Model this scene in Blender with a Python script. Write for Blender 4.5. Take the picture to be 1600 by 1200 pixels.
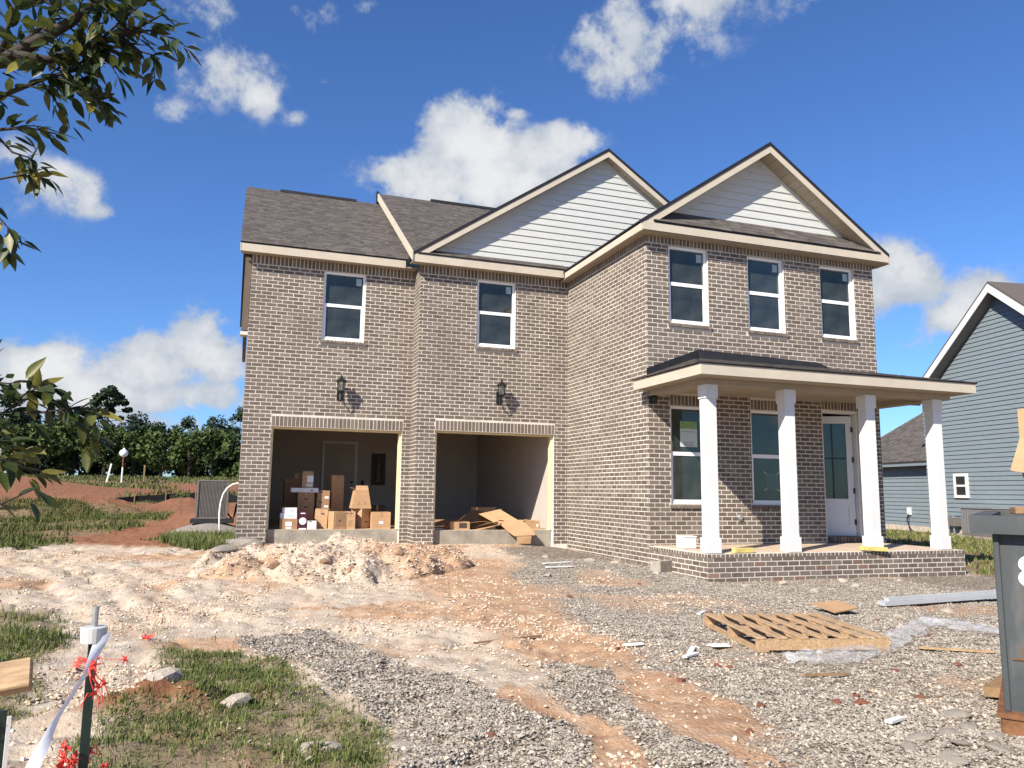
import bpy, math, random
import numpy as np
from mathutils import Vector, Matrix

for o in list(bpy.data.objects):
    bpy.data.objects.remove(o)
scene = bpy.context.scene
COL = scene.collection
random.seed(7)
RNG = np.random.default_rng(11)

# ------------------------------------------------------------------ camera
CAM = Vector((0, 0, 1.1424))
YAW, PITCH, ROLL, FPX = 0.3363, 0.1387, 0.0130, 1205.7
_r = Vector((math.cos(YAW), -math.sin(YAW), 0)); _f = Vector((math.sin(YAW), math.cos(YAW), 0))
FW = _f * math.cos(PITCH) + Vector((0, 0, math.sin(PITCH)))
_u = -_f * math.sin(PITCH) + Vector((0, 0, math.cos(PITCH)))
RT = _r * math.cos(ROLL) + _u * math.sin(ROLL)
UP = -_r * math.sin(ROLL) + _u * math.cos(ROLL)
cd = bpy.data.cameras.new('camera')
cam = bpy.data.objects.new('camera', cd); COL.objects.link(cam)
cam.matrix_world = Matrix(((RT.x, UP.x, -FW.x, CAM.x), (RT.y, UP.y, -FW.y, CAM.y), (RT.z, UP.z, -FW.z, CAM.z), (0, 0, 0, 1)))
cd.sensor_width = 36; cd.lens = FPX / 1600 * 36
cd.clip_start = 0.05; cd.clip_end = 3000
scene.camera = cam

def ray(u, v):
    return (RT * ((u - 800) / FPX) - UP * ((v - 600) / FPX) + FW)

# ------------------------------------------------------------------ sun and sky
SUND = Vector((1.0, 0.68, -0.88)).normalized()
sl = bpy.data.lights.new('sun', 'SUN'); sl.energy = 5.0; sl.angle = math.radians(0.5); sl.color = (1.0, 0.93, 0.82)
sun = bpy.data.objects.new('sun', sl); COL.objects.link(sun)
sun.rotation_euler = SUND.to_track_quat('-Z', 'Y').to_euler()
sun.location = (-20, -15, 25)

world = bpy.data.worlds.new('World'); scene.world = world; world.use_nodes = True
wt = world.node_tree; wn = wt.nodes; wl = wt.links
for n in list(wn): wn.remove(n)
def wnode(t, **k):
    n = wn.new(t)
    for a, b in k.items(): setattr(n, a, b)
    return n
def wmath(op, a, b=None, c=None):
    n = wnode('ShaderNodeMath', operation=op)
    for i, x in enumerate((a, b, c)):
        if x is None: continue
        if isinstance(x, (int, float)): n.inputs[i].default_value = x
        else: wl.new(x, n.inputs[i])
    return n.outputs[0]
def wmap(x, a, b, c=0.0, d=1.0):
    n = wnode('ShaderNodeMapRange', interpolation_type='SMOOTHSTEP')
    wl.new(x, n.inputs[0])
    for i, q in enumerate((a, b, c, d)): n.inputs[1 + i].default_value = q
    return n.outputs[0]
wout = wnode('ShaderNodeOutputWorld'); wbg = wnode('ShaderNodeBackground')
wl.new(wbg.outputs[0], wout.inputs[0])
wbg.inputs[1].default_value = 0.050
sky = wnode('ShaderNodeTexSky'); sky.sky_type = 'NISHITA'; sky.sun_disc = False
sky.sun_elevation = math.asin(-SUND.z); sky.sun_rotation = math.atan2(-SUND.x, -SUND.y)
sky.air_density = 1.0; sky.dust_density = 0.25; sky.ozone_density = 3.0; sky.altitude = 300
tc = wnode('ShaderNodeTexCoord'); DIR = tc.outputs['Generated']
def wdot(vec):
    n = wnode('ShaderNodeVectorMath', operation='DOT_PRODUCT'); wl.new(DIR, n.inputs[0]); n.inputs[1].default_value = vec
    return n.outputs['Value']
def wnoise(scale, detail, rough, off=(0, 0, 0), vscale=(1, 1, 1)):
    m = wnode('ShaderNodeMapping'); wl.new(DIR, m.inputs[0]); m.inputs['Location'].default_value = off; m.inputs['Scale'].default_value = vscale
    n = wnode('ShaderNodeTexNoise'); wl.new(m.outputs[0], n.inputs['Vector'])
    n.inputs['Scale'].default_value = scale; n.inputs['Detail'].default_value = detail; n.inputs['Roughness'].default_value = rough
    return n.outputs[0]
# cumulus: soft elliptical cores at the places where the clouds stand, broken up by noise
CLOUDS = [(725, 225, 75, 62, 1.1), (660, 275, 75, 45, 1.1), (760, 285, 140, 45, .95), (880, 222, 55, 32, .8), (835, 250, 60, 40, .9), (800, 178, 26, 10, .65),
          (985, 50, 110, 58, .88), (960, 110, 55, 36, .75), (1060, 5, 90, 40, .8), (1240, 10, 70, 30, .45),
          (345, 115, 78, 46, .72), (405, 150, 36, 36, .7), (270, 170, 42, 26, .55), (330, 30, 75, 60, .62), (500, 15, 85, 32, .6), (458, 185, 22, 14, .5), (505, 128, 16, 10, .4),
          (60, 290, 100, 42, .62), (130, 305, 55, 34, .70), (165, 330, 22, 16, .65), (20, 245, 50, 34, .5),
          (55, 580, 80, 42, 1.0), (140, 610, 70, 30, .8), (230, 575, 65, 45, 1.05), (305, 535, 50, 55, 1.1), (340, 560, 50, 40, 1.0), (190, 625, 120, 26, .95), (320, 620, 80, 30, .8), (60, 630, 120, 28, .7), (250, 660, 200, 22, .7),
          (1400, 440, 62, 48, 1.1), (1360, 460, 60, 40, 1.0), (1490, 500, 62, 28, 1.0), (1530, 470, 50, 40, 1.0), (1515, 428, 18, 14, .6), (1440, 536, 40, 15, .65), (1580, 445, 30, 10, .5), (1590, 480, 60, 50, .8)]
n1 = wnoise(9, 9, .64, (3.1, 1.2, .4)); n2 = wnoise(30, 6, .6, (.5, 2, 7))
zf = wmath('MAXIMUM', wdot(tuple(FW)), .05)
cx_ = wmath('DIVIDE', wdot(tuple(RT)), zf); cy_ = wmath('DIVIDE', wdot(tuple(UP)), zf)
cmb = wnode('ShaderNodeCombineXYZ'); wl.new(cx_, cmb.inputs[0]); wl.new(cy_, cmb.inputs[1]); PV = cmb.outputs[0]
acc = None
for (u, v, ru, rv, s) in CLOUDS:
    sx, sy = FPX / ru * .74, FPX / rv * .74
    n = wnode('ShaderNodeVectorMath', operation='MULTIPLY_ADD'); wl.new(PV, n.inputs[0]); n.inputs[1].default_value = (sx, sy, 0)
    n.inputs[2].default_value = (-(u - 800) / FPX * sx, (v - 600) / FPX * sy, math.sqrt(max(0, -math.log(s))))
    d = wnode('ShaderNodeVectorMath', operation='DOT_PRODUCT'); wl.new(n.outputs[0], d.inputs[0]); wl.new(n.outputs[0], d.inputs[1])
    acc = d.outputs['Value'] if acc is None else wmath('SMOOTH_MIN', acc, d.outputs['Value'], .5)
acc = wmath('EXPONENT', wmath('MULTIPLY', acc, -1.0))
# the same kind of scattered cumulus all round the rest of the sky
generic = wmap(wnoise(3.4, 5, .55, (7.3, 2.2, 1.7), (1, 1, 2.2)), .53, .70)
away = wmap(wdot(tuple(ray(800, 560).normalized())), .80, .62)
generic = wmath('MULTIPLY', wmath('MULTIPLY', generic, away), .9)
acc = wmath('MAXIMUM', acc, generic)
nz = wmath('ADD', wmath('MULTIPLY', wmath('SUBTRACT', n1, .5), 1.7), wmath('MULTIPLY', wmath('SUBTRACT', n2, .5), .95))
dens = wmath('ADD', acc, nz)
alpha = wmap(dens, .33, .74)
thin = wmap(acc, .10, .5)
alpha = wmath('MULTIPLY', alpha, thin)
lit = wmap(wmath('ADD', wmath('MULTIPLY', dens, .6), wmath('MULTIPLY', wnoise(14, 4, .55, (1.0, .3, .25)), .8)), .62, 1.2)
ccol = wnode('ShaderNodeMix', data_type='RGBA'); wl.new(lit, ccol.inputs[0])
ccol.inputs[6].default_value = (5.6, 6.3, 7.4, 1); ccol.inputs[7].default_value = (9.6, 9.7, 9.9, 1)
hs = wnode('ShaderNodeHueSaturation'); hs.inputs['Saturation'].default_value = 1.0; hs.inputs['Value'].default_value = 1.0
tn = wnode('ShaderNodeMix', data_type='RGBA', blend_type='MULTIPLY'); tn.inputs[0].default_value = 1; tn.inputs[7].default_value = (.90, 1.30, 1.90, 1)
wl.new(sky.outputs[0], tn.inputs[6]); wl.new(tn.outputs[2], hs.inputs['Color'])
mx = wnode('ShaderNodeMix', data_type='RGBA'); wl.new(alpha, mx.inputs[0]); wl.new(hs.outputs[0], mx.inputs[6]); wl.new(ccol.outputs[2], mx.inputs[7])
wl.new(mx.outputs[2], wbg.inputs[0])

world.cycles.sampling_method = 'MANUAL'; world.cycles.sample_map_resolution = 512
vs = scene.view_settings; vs.view_transform = 'Standard'; vs.look = 'None'; vs.exposure = 0.80; vs.gamma = 1; vs.use_curve_mapping = False
scene.render.engine = 'CYCLES'
scene.cycles.max_bounces = 8; scene.cycles.diffuse_bounces = 4; scene.cycles.transparent_max_bounces = 12

# ------------------------------------------------------------------ materials
MATS = {}
def principled(name):
    m = bpy.data.materials.new(name); m.use_nodes = True
    return m, m.node_tree, m.node_tree.nodes['Principled BSDF']
def mat(name, col, rough=.7, var=.25, scale=6.0, bump=0.0, bscale=40.0, metal=0.0, col2=None, spec=.4, rand=None, detail=6, stretch=(1, 1, 1), thr=(.3, .7)):
    """procedural paint: colour broken by noise, optional per-island / per-object variation and fine bump"""
    m, t, p = principled(name); N, L = t.nodes, t.links
    co = N.new('ShaderNodeTexCoord'); mp = N.new('ShaderNodeMapping'); mp.inputs['Scale'].default_value = stretch
    L.new(co.outputs['Object'], mp.inputs[0])
    nz = N.new('ShaderNodeTexNoise'); nz.inputs['Scale'].default_value = scale; nz.inputs['Detail'].default_value = detail; nz.inputs['Roughness'].default_value = .62
    L.new(mp.outputs[0], nz.inputs['Vector'])
    mr = N.new('ShaderNodeMapRange'); mr.inputs[1].default_value = thr[0]; mr.inputs[2].default_value = thr[1]; L.new(nz.outputs[0], mr.inputs[0])
    fac = mr.outputs[0]
    if rand:
        if rand == 'island':
            g = N.new('ShaderNodeNewGeometry'); ro = g.outputs['Random Per Island']
        else:
            g = N.new('ShaderNodeObjectInfo'); ro = g.outputs['Random']
        a = N.new('ShaderNodeMath'); a.operation = 'MULTIPLY'; a.inputs[1].default_value = .72; L.new(ro, a.inputs[0])
        b = N.new('ShaderNodeMath'); b.operation = 'MULTIPLY_ADD'; b.inputs[1].default_value = .28; L.new(fac, b.inputs[0]); L.new(a.outputs[0], b.inputs[2])
        fac = b.outputs[0]
    if col2 is None and not isinstance(col[0], (tuple, list)):
        col2 = tuple(min(1, c * (1 + var)) for c in col); col = tuple(c * (1 - var) for c in col)
    mxn = N.new('ShaderNodeMix'); mxn.data_type = 'RGBA'
    if isinstance(col[0], (tuple, list)):
        cr = N.new('ShaderNodeValToRGB'); els = cr.color_ramp.elements
        while len(els) < len(col): els.new(.5)
        for e, (pp, c) in zip(els, col): e.position = pp; e.color = (*c, 1)
        L.new(fac, cr.inputs[0]); out = cr.outputs[0]
    else:
        L.new(fac, mxn.inputs[0]); mxn.inputs[6].default_value = (*col, 1); mxn.inputs[7].default_value = (*col2, 1); out = mxn.outputs[2]
    L.new(out, p.inputs['Base Color'])
    p.inputs['Roughness'].default_value = rough; p.inputs['Metallic'].default_value = metal; p.inputs['Specular IOR Level'].default_value = spec
    if bump:
        nb = N.new('ShaderNodeTexNoise'); nb.inputs['Scale'].default_value = bscale; nb.inputs['Detail'].default_value = 5; L.new(mp.outputs[0], nb.inputs['Vector'])
        bp = N.new('ShaderNodeBump'); bp.inputs['Strength'].default_value = bump; bp.inputs['Distance'].default_value = .02
        L.new(nb.outputs[0], bp.inputs['Height']); L.new(bp.outputs[0], p.inputs['Normal'])
    MATS[name] = m
    return m
BR = ((0.0, (.068, .050, .038)), (.15, (.116, .089, .069)), (.6, (.152, .119, .094)), (.88, (.20, .160, .128)), (1.0, (.30, .243, .195)))
mat('brick_mix', BR, .9, rand='island', scale=18, bump=.35, bscale=90)
mat('brick_one', BR, .9, rand='object', scale=18, bump=.35, bscale=90)
mat('brick_red', ((0.0, (.13, .075, .055)), (1.0, (.27, .17, .125))), .9, rand='object', scale=18, bump=.35, bscale=90)
mat('mortar', (.60, .545, .47), .95, .2, 1.1, .3, 60)
SH = ((0.0, (.055, .047, .042)), (.4, (.085, .073, .065)), (.8, (.115, .098, .085)), (1.0, (.165, .138, .115)))
mat('shingle_mix', SH, .95, rand='island', scale=40, bump=.4, bscale=160)
mat('shingle_one', SH, .95, rand='object', scale=40, bump=.4, bscale=160)
mat('roof_deck', (.035, .03, .028), .9, .3)
mat('drip_edge', (.018, .016, .018), .5, .2)
mat('felt', (.014, .014, .016), .6, .3, 9, .5, 25)
mat('trim', (.485, .425, .335), .6, .07, 3, .08, 60)
mat('soffit', (.36, .30, .225), .65, .08, 3)
mat('siding_pale', (.50, .505, .48), .6, .06, 4, .18, 55, stretch=(1, 1, 6))
mat('siding_blue', (.175, .21, .228), .6, .09, 4, .12, 40, stretch=(1, 1, 5))
mat('siding_brown', (.11, .08, .058), .7, .12, 4)
mat('white_paint', (.66, .645, .615), .5, .05, 1.6, .08, 30)
mat('vinyl', (.80, .80, .80), .35, .03, 3)
mat('drywall', (.46, .41, .36), .9, .06, 2, .1, 30)
mat('door_white', (.66, .66, .65), .4, .04, 3)
mat('concrete', (.30, .265, .21), .9, .25, 5, .5, 30)
mat('slab', (.52, .40, .29), .85, .14, 2.2, .2, 60)
mat('black_metal', (.012, .012, .013), .35, .3)
mat('carton', (.42, .255, .135), .85, .12, 4, .1, 30, stretch=(1, 1, 4))
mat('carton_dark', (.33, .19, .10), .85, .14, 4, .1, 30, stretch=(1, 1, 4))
mat('carton_white', (.66, .66, .66), .6, .06, 4)
mat('carton_maroon', (.055, .012, .022), .4, .15)
mat('print_white', (.75, .75, .74), .5, .05)
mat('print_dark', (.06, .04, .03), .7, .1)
mat('tape', (.36, .22, .12), .3, .1)
mat('lumber', (.40, .265, .15), .8, .36, 9, .25, 70, stretch=(1, 6, 6))
mat('lumber_dark', (.24, .15, .08), .85, .3, 9, .25, 70)
mat('yellow_wood', (.58, .47, .15), .8, .2, 12)
mat('jamb_wood', (.68, .58, .34), .7, .12, 8)
mat('block', (.33, .29, .24), .95, .2, 12, .6, 60)
mat('pvc', (.78, .77, .72), .4, .05)
mat('aluminium', (.42, .43, .44), .4, .06, 4, metal=.0)
mat('orange_net', (.72, .075, .05), .5, .15)
mat('tape_white', (.78, .79, .82), .45, .05)
mat('steel_green', (.015, .03, .022), .5, .3)
mat('galvanised', (.45, .46, .47), .35, .15, 20, metal=.7)
mat('fabric_black', (.012, .012, .014), .8, .4, 3)
mat('ac_grille', (.14, .125, .115), .55, .12, 5)
mat('ac_dark', (.02, .02, .02), .6, .2)
mat('bark', (.055, .042, .032), .95, .35, 8, .6, 30)
mat('twig', (.035, .026, .02), .9, .3, 8, .4, 40)
mat('stone_pale', (.44, .375, .30), .95, .28, 8, .6, 30)
mat('stone_red', (.20, .075, .045), .95, .3, 8, .5, 40)
mat('dumpster', ((0.0, (.032, .037, .038)), (.50, (.054, .061, .062)), (.60, (.085, .088, .086)), (.68, (.12, .07, .035)), (.8, (.07, .075, .072)), (1.0, (.15, .075, .028))), .55, scale=3.2, bump=.15, bscale=25, stretch=(1, 1, .45), thr=(.22, .80), detail=9)
mat('rust', (.17, .075, .032), .85, .4, 9, .4, 40)
GRC = ((0.0, (.17, .142, .115)), (.4, (.27, .235, .195)), (.75, (.375, .33, .275)), (.93, (.52, .46, .38)), (1.0, (.40, .21, .125)))
mat('gravel', GRC, .95, rand='island', scale=20)
CLC = ((0.0, (.42, .25, .14)), (.4, (.55, .42, .30)), (1.0, (.72, .62, .50)))
mat('clod', CLC, .95, rand='island', scale=8)
mat('leaf_far', ((0.0, (.016, .028, .013)), (.5, (.028, .045, .020)), (1.0, (.048, .068, .028))), .7, rand='island', scale=.25, spec=.15)
mat('leaf_mid', ((0.0, (.032, .054, .015)), (.5, (.058, .088, .024)), (1.0, (.095, .12, .036))), .7, rand='island', scale=.25, spec=.15)
mat('leaf_pine', ((0.0, (.010, .022, .012)), (1.0, (.03, .055, .026))), .7, rand='island', scale=.25, spec=.15)
def leafmat(name, ramp):
    m = mat(name, ramp, .45, rand='object', scale=9, spec=.45); t = m.node_tree; p = t.nodes['Principled BSDF']
    src = p.inputs['Base Color'].links[0].from_socket
    tr = t.nodes.new('ShaderNodeBsdfTranslucent'); t.links.new(src, tr.inputs[0])
    ms = t.nodes.new('ShaderNodeMixShader'); ms.inputs[0].default_value = .35
    t.links.new(p.outputs[0], ms.inputs[1]); t.links.new(tr.outputs[0], ms.inputs[2])
    t.links.new(ms.outputs[0], t.nodes['Material Output'].inputs[0])
leafmat('leaf_near', ((0.0, (.020, .038, .012)), (.55, (.045, .065, .018)), (.78, (.085, .10, .022)), (1.0, (.24, .21, .03))))
leafmat('leaf_yellow', ((0.0, (.05, .065, .015)), (.5, (.13, .13, .025)), (1.0, (.30, .25, .05))))
mat('grass', ((0.0, (.045, .065, .015)), (.45, (.10, .13, .032)), (.75, (.17, .18, .06)), (1.0, (.38, .32, .16))), .7, rand='island', scale=2, spec=.2)
mat('grass_far', ((0.0, (.04, .06, .014)), (.5, (.085, .105, .03)), (1.0, (.20, .18, .075))), .8, rand='island', scale=.5, spec=.15)
mat('gravel_bed', ((0.0, (.11, .10, .09)), (.5, (.24, .215, .19)), (1.0, (.40, .36, .32))), .95, scale=45, bump=1.0, bscale=50, detail=3)
mat('clod_brown', (.30, .185, .115), .95, .35, 8, .6, 30)
mat('cap_plastic', (.50, .50, .49), .45, .04)
mat('globe', (.85, .86, .88), .3, .03)
mat('paper', (.50, .56, .54), .6, .05)
mat('paper_green', (.20, .33, .12), .6, .2, 20)
mat('sticker', (.30, .40, .42), .6, .05)

def glassmat(name, tint=(.42, .50, .50), refl=.012):
    m, t, p = principled(name); N, L = t.nodes, t.links; N.remove(p)
    tr = N.new('ShaderNodeBsdfTransparent'); tr.inputs[0].default_value = (*tint, 1)
    gl = N.new('ShaderNodeBsdfGlossy'); gl.inputs['Roughness'].default_value = .02; gl.inputs[0].default_value = (.85, .90, .80, 1)
    fr = N.new('ShaderNodeFresnel'); fr.inputs[0].default_value = 1.52
    ad = N.new('ShaderNodeMath'); ad.operation = 'ADD'; ad.inputs[1].default_value = refl; L.new(fr.outputs[0], ad.inputs[0])
    ms = N.new('ShaderNodeMixShader'); L.new(ad.outputs[0], ms.inputs[0]); L.new(tr.outputs[0], ms.inputs[1]); L.new(gl.outputs[0], ms.inputs[2])
    df = N.new('ShaderNodeBsdfDiffuse'); df.inputs[0].default_value = (.50, .56, .52, 1)
    nz = N.new('ShaderNodeTexNoise'); nz.inputs['Scale'].default_value = 2.5; nz.inputs['Detail'].default_value = 7
    mr = N.new('ShaderNodeMapRange'); mr.inputs[1].default_value = .35; mr.inputs[2].default_value = .75; mr.inputs[3].default_value = .035; mr.inputs[4].default_value = .09; L.new(nz.outputs[0], mr.inputs[0])
    m2 = N.new('ShaderNodeMixShader'); L.new(mr.outputs[0], m2.inputs[0]); L.new(ms.outputs[0], m2.inputs[1]); L.new(df.outputs[0], m2.inputs[2])
    L.new(m2.outputs[0], N['Material Output'].inputs[0]); MATS[name] = m
glassmat('glass'); glassmat('lamp_glass', (.9, .9, .9), .05)
def filmmat():
    m, t, p = principled('film'); N, L = t.nodes, t.links
    p.inputs['Base Color'].default_value = (.75, .75, .76, 1); p.inputs['Roughness'].default_value = .22
    tr = N.new('ShaderNodeBsdfTransparent'); nz = N.new('ShaderNodeTexNoise'); nz.inputs['Scale'].default_value = 9; nz.inputs['Detail'].default_value = 5
    mr = N.new('ShaderNodeMapRange'); mr.inputs[1].default_value = .3; mr.inputs[2].default_value = .7; mr.inputs[3].default_value = .10; mr.inputs[4].default_value = .42
    L.new(nz.outputs[0], mr.inputs[0])
    ms = N.new('ShaderNodeMixShader'); L.new(mr.outputs[0], ms.inputs[0]); L.new(tr.outputs[0], ms.inputs[1]); L.new(p.outputs[0], ms.inputs[2])
    L.new(ms.outputs[0], N['Material Output'].inputs[0]); MATS['film'] = m
filmmat()
M = MATS

# ------------------------------------------------------------------ mesh helpers
class MB:
    def __init__(s): s.v = []; s.f = []
    def add(s, v, f):
        b = len(s.v); s.v += [tuple(q) for q in v]; s.f += [tuple(i + b for i in q) for q in f]; return s
    def box(s, x0, x1, y0, y1, z0, z1):
        return s.add([(x0, y0, z0), (x1, y0, z0), (x1, y1, z0), (x0, y1, z0), (x0, y0, z1), (x1, y0, z1), (x1, y1, z1), (x0, y1, z1)],
                     [(0, 3, 2, 1), (4, 5, 6, 7), (0, 1, 5, 4), (1, 2, 6, 5), (2, 3, 7, 6), (3, 0, 4, 7)])
    def bbox(s, x0, x1, y0, y1, z0, z1, c=.006):
        """box with chamfered edges"""
        X = (x0, x0 + c, x1 - c, x1); Y = (y0, y0 + c, y1 - c, y1); Z = (z0, z0 + c, z1 - c, z1)
        import itertools
        pts = {}; vs = []
        def P(i, j, k):
            key = (i, j, k)
            if key not in pts: pts[key] = len(vs); vs.append((X[i], Y[j], Z[k]))
            return pts[key]
        fs = []
        for k in (0, 3): fs.append([P(1, 1, k), P(2, 1, k), P(2, 2, k), P(1, 2, k)][::(-1 if k == 0 else 1)])
        for j in (0, 3): fs.append([P(1, j, 1), P(2, j, 1), P(2, j, 2), P(1, j, 2)][::(1 if j == 0 else -1)])
        for i in (0, 3): fs.append([P(i, 1, 1), P(i, 2, 1), P(i, 2, 2), P(i, 1, 2)][::(-1 if i == 0 else 1)])
        for j, k in itertools.product((0, 3), (0, 3)):
            jj = 1 if j == 0 else 2; kk = 1 if k == 0 else 2
            fs.append([P(1, j, kk), P(2, j, kk), P(2, jj, k), P(1, jj, k)])
        for i, k in itertools.product((0, 3), (0, 3)):
            ii = 1 if i == 0 else 2; kk = 1 if k == 0 else 2
            fs.append([P(i, 1, kk), P(i, 2, kk), P(ii, 2, k), P(ii, 1, k)])
        for i, j in itertools.product((0, 3), (0, 3)):
            ii = 1 if i == 0 else 2; jj = 1 if j == 0 else 2
            fs.append([P(i, jj, 1), P(i, jj, 2), P(ii, j, 2), P(ii, j, 1)])
        for i, j, k in itertools.product((0, 3), (0, 3), (0, 3)):
            ii = 1 if i == 0 else 2; jj = 1 if j == 0 else 2; kk = 1 if k == 0 else 2
            fs.append([P(i, jj, kk), P(ii, j, kk), P(ii, jj, k)])
        return s.add(vs, fs)
    def prism(s, poly, d):
        """planar polygon (list of 3D points) extruded by vector d"""
        n = len(poly); d = Vector(d); v = [Vector(p) for p in poly] + [Vector(p) + d for p in poly]
        f = [tuple(range(n))[::-1], tuple(range(n, 2 * n))] + [(i, (i + 1) % n, n + (i + 1) % n, n + i) for i in range(n)]
        return s.add(v, f)
    def tube(s, pts, r, n=8, cap=True):
        pts = [Vector(p) for p in pts]; rs = r if isinstance(r, (list, tuple)) else [r] * len(pts)
        b = len(s.v); prev = None
        for i, p in enumerate(pts):
            t = (pts[min(i + 1, len(pts) - 1)] - pts[max(i - 1, 0)]).normalized()
            a = prev if prev is not None else (Vector((0, 0, 1)) if abs(t.z) < .9 else Vector((1, 0, 0)))
            x = (a - t * a.dot(t)).normalized(); y = t.cross(x); prev = x
            for k in range(n):
                an = 2 * math.pi * k / n; s.v.append(tuple(p + (x * math.cos(an) + y * math.sin(an)) * rs[i]))
        for i in range(len(pts) - 1):
            for k in range(n):
                s.f.append((b + i * n + k, b + i * n + (k + 1) % n, b + (i + 1) * n + (k + 1) % n, b + (i + 1) * n + k))
        if cap:
            s.f.append(tuple(b + k for k in range(n))[::-1]); s.f.append(tuple(b + (len(pts) - 1) * n + k for k in range(n)))
        return s
    def lathe(s, prof, c=(0, 0, 0), n=16):
        b = len(s.v)
        for (r, z) in prof:
            for k in range(n):
                an = 2 * math.pi * k / n; s.v.append((c[0] + r * math.cos(an), c[1] + r * math.sin(an), c[2] + z))
        for i in range(len(prof) - 1):
            for k in range(n):
                s.f.append((b + i * n + k, b + i * n + (k + 1) % n, b + (i + 1) * n + (k + 1) % n, b + (i + 1) * n + k))
        return s
    def mesh(s, name, m, smooth=False):
        me = bpy.data.meshes.new(name); me.from_pydata(s.v, [], s.f)
        if m: me.materials.append(M[m] if isinstance(m, str) else m)
        if smooth: me.polygons.foreach_set('use_smooth', [True] * len(me.polygons))
        me.update(); return me
    def obj(s, name, m, parent=None, smooth=False, local=False):
        return link(name, s.mesh(name, m, smooth), parent, local)
WORLDLOC = {}
def link(name, me, parent=None, local=False):
    """local=False: mesh is in world coordinates; the parent's offset is cancelled"""
    o = bpy.data.objects.new(name, me); COL.objects.link(o)
    if parent is not None:
        o.parent = parent
        if not local:
            w = WORLDLOC.get(parent.name)
            if w is not None: o.matrix_parent_inverse = Matrix.Translation(-Vector(w))
    return o
def np_mesh(name, verts, faces, m, parent=None, smooth=False, kind=None):
    """verts (n,3), faces (k,3|4) arrays"""
    me = bpy.data.meshes.new(name); verts = np.asarray(verts, np.float32); faces = np.asarray(faces, np.int32)
    k = faces.shape[1]; me.vertices.add(len(verts)); me.vertices.foreach_set('co', verts.ravel())
    me.loops.add(faces.size); me.loops.foreach_set('vertex_index', faces.ravel())
    me.polygons.add(len(faces)); me.polygons.foreach_set('loop_start', np.arange(0, faces.size, k, dtype=np.int32))
    me.update(calc_edges=True)
    if smooth: me.polygons.foreach_set('use_smooth', np.ones(len(faces), bool))
    else: me.shade_flat()
    me.materials.append(M[m] if isinstance(m, str) else m)
    o = link(name, me, parent)
    if kind: o['kind'] = kind
    return o
def tag(o, label, cat, group=None):
    o['label'] = label; o['category'] = cat
    if group: o['group'] = group
    return o
def thing(name, label, cat, loc=(0, 0, 0), group=None, rotz=0.0):
    o = bpy.data.objects.new(name, None); COL.objects.link(o); o.location = loc; o.rotation_euler = (0, 0, rotz)
    o.empty_display_size = .2
    WORLDLOC[o.name] = loc
    return tag(o, label, cat, group)
def struct(o, label=None):
    o['kind'] = 'structure'
    if label: o['label'] = label
    return o
def copy_tree(o, parent=None):
    c = o.copy(); COL.objects.link(c); c.parent = parent
    for ch in list(o.children): copy_tree(ch, c)
    return c

# vectorised value noise
_perm = np.random.default_rng(5).random((256, 256))
def vnoise(x, y):
    xi = np.floor(x).astype(int); yi = np.floor(y).astype(int); fx = x - xi; fy = y - yi
    fx = fx * fx * (3 - 2 * fx); fy = fy * fy * (3 - 2 * fy)
    g = lambda a, b: _perm[a % 256, b % 256]
    return (g(xi, yi) * (1 - fx) + g(xi + 1, yi) * fx) * (1 - fy) + (g(xi, yi + 1) * (1 - fx) + g(xi + 1, yi + 1) * fx) * fy
def fbm(x, y, o=4, g=.5):
    s = 0; a = 1; t = 0
    for i in range(o):
        s = s + a * vnoise(x * 2 ** i + 17.3 * i, y * 2 ** i + 9.1 * i); t += a; a *= g
    return s / t - .5
def sstep(x, a, b):
    t = np.clip((x - a) / (b - a), 0, 1); return t * t * (3 - 2 * t)
def poly_sd(px, py, poly):
    """signed distance, positive inside"""
    d = np.full(px.shape, 1e9); ins = np.zeros(px.shape, bool); n = len(poly)
    for i in range(n):
        x0, y0 = poly[i]; x1, y1 = poly[(i + 1) % n]; ex, ey = x1 - x0, y1 - y0
        t = np.clip(((px - x0) * ex + (py - y0) * ey) / (ex * ex + ey * ey), 0, 1)
        d = np.minimum(d, np.hypot(px - x0 - t * ex, py - y0 - t * ey))
        c = ((y0 > py) != (y1 > py)) & (px < ex * (py - y0) / (ey if abs(ey) > 1e-9 else 1e-9) + x0)
        ins ^= c
    return np.where(ins, d, -d)
def line_d(px, py, pts):
    d = np.full(px.shape, 1e9)
    for (x0, y0), (x1, y1) in zip(pts[:-1], pts[1:]):
        ex, ey = x1 - x0, y1 - y0; t = np.clip(((px - x0) * ex + (py - y0) * ey) / (ex * ex + ey * ey), 0, 1)
        d = np.minimum(d, np.hypot(px - x0 - t * ex, py - y0 - t * ey))
    return d

# ------------------------------------------------------------------ house dimensions (metres)
YA, YB, YC = 16.821, 16.217, 12.521
X0, XB, XC, XR = 0.0, 3.513, 7.024, 12.469
ZE = 6.078; ZG = .303
YP = 10.675; XPR = 12.42; ZP = .212; ZPB = -.24
YBACK = 26.0

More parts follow.
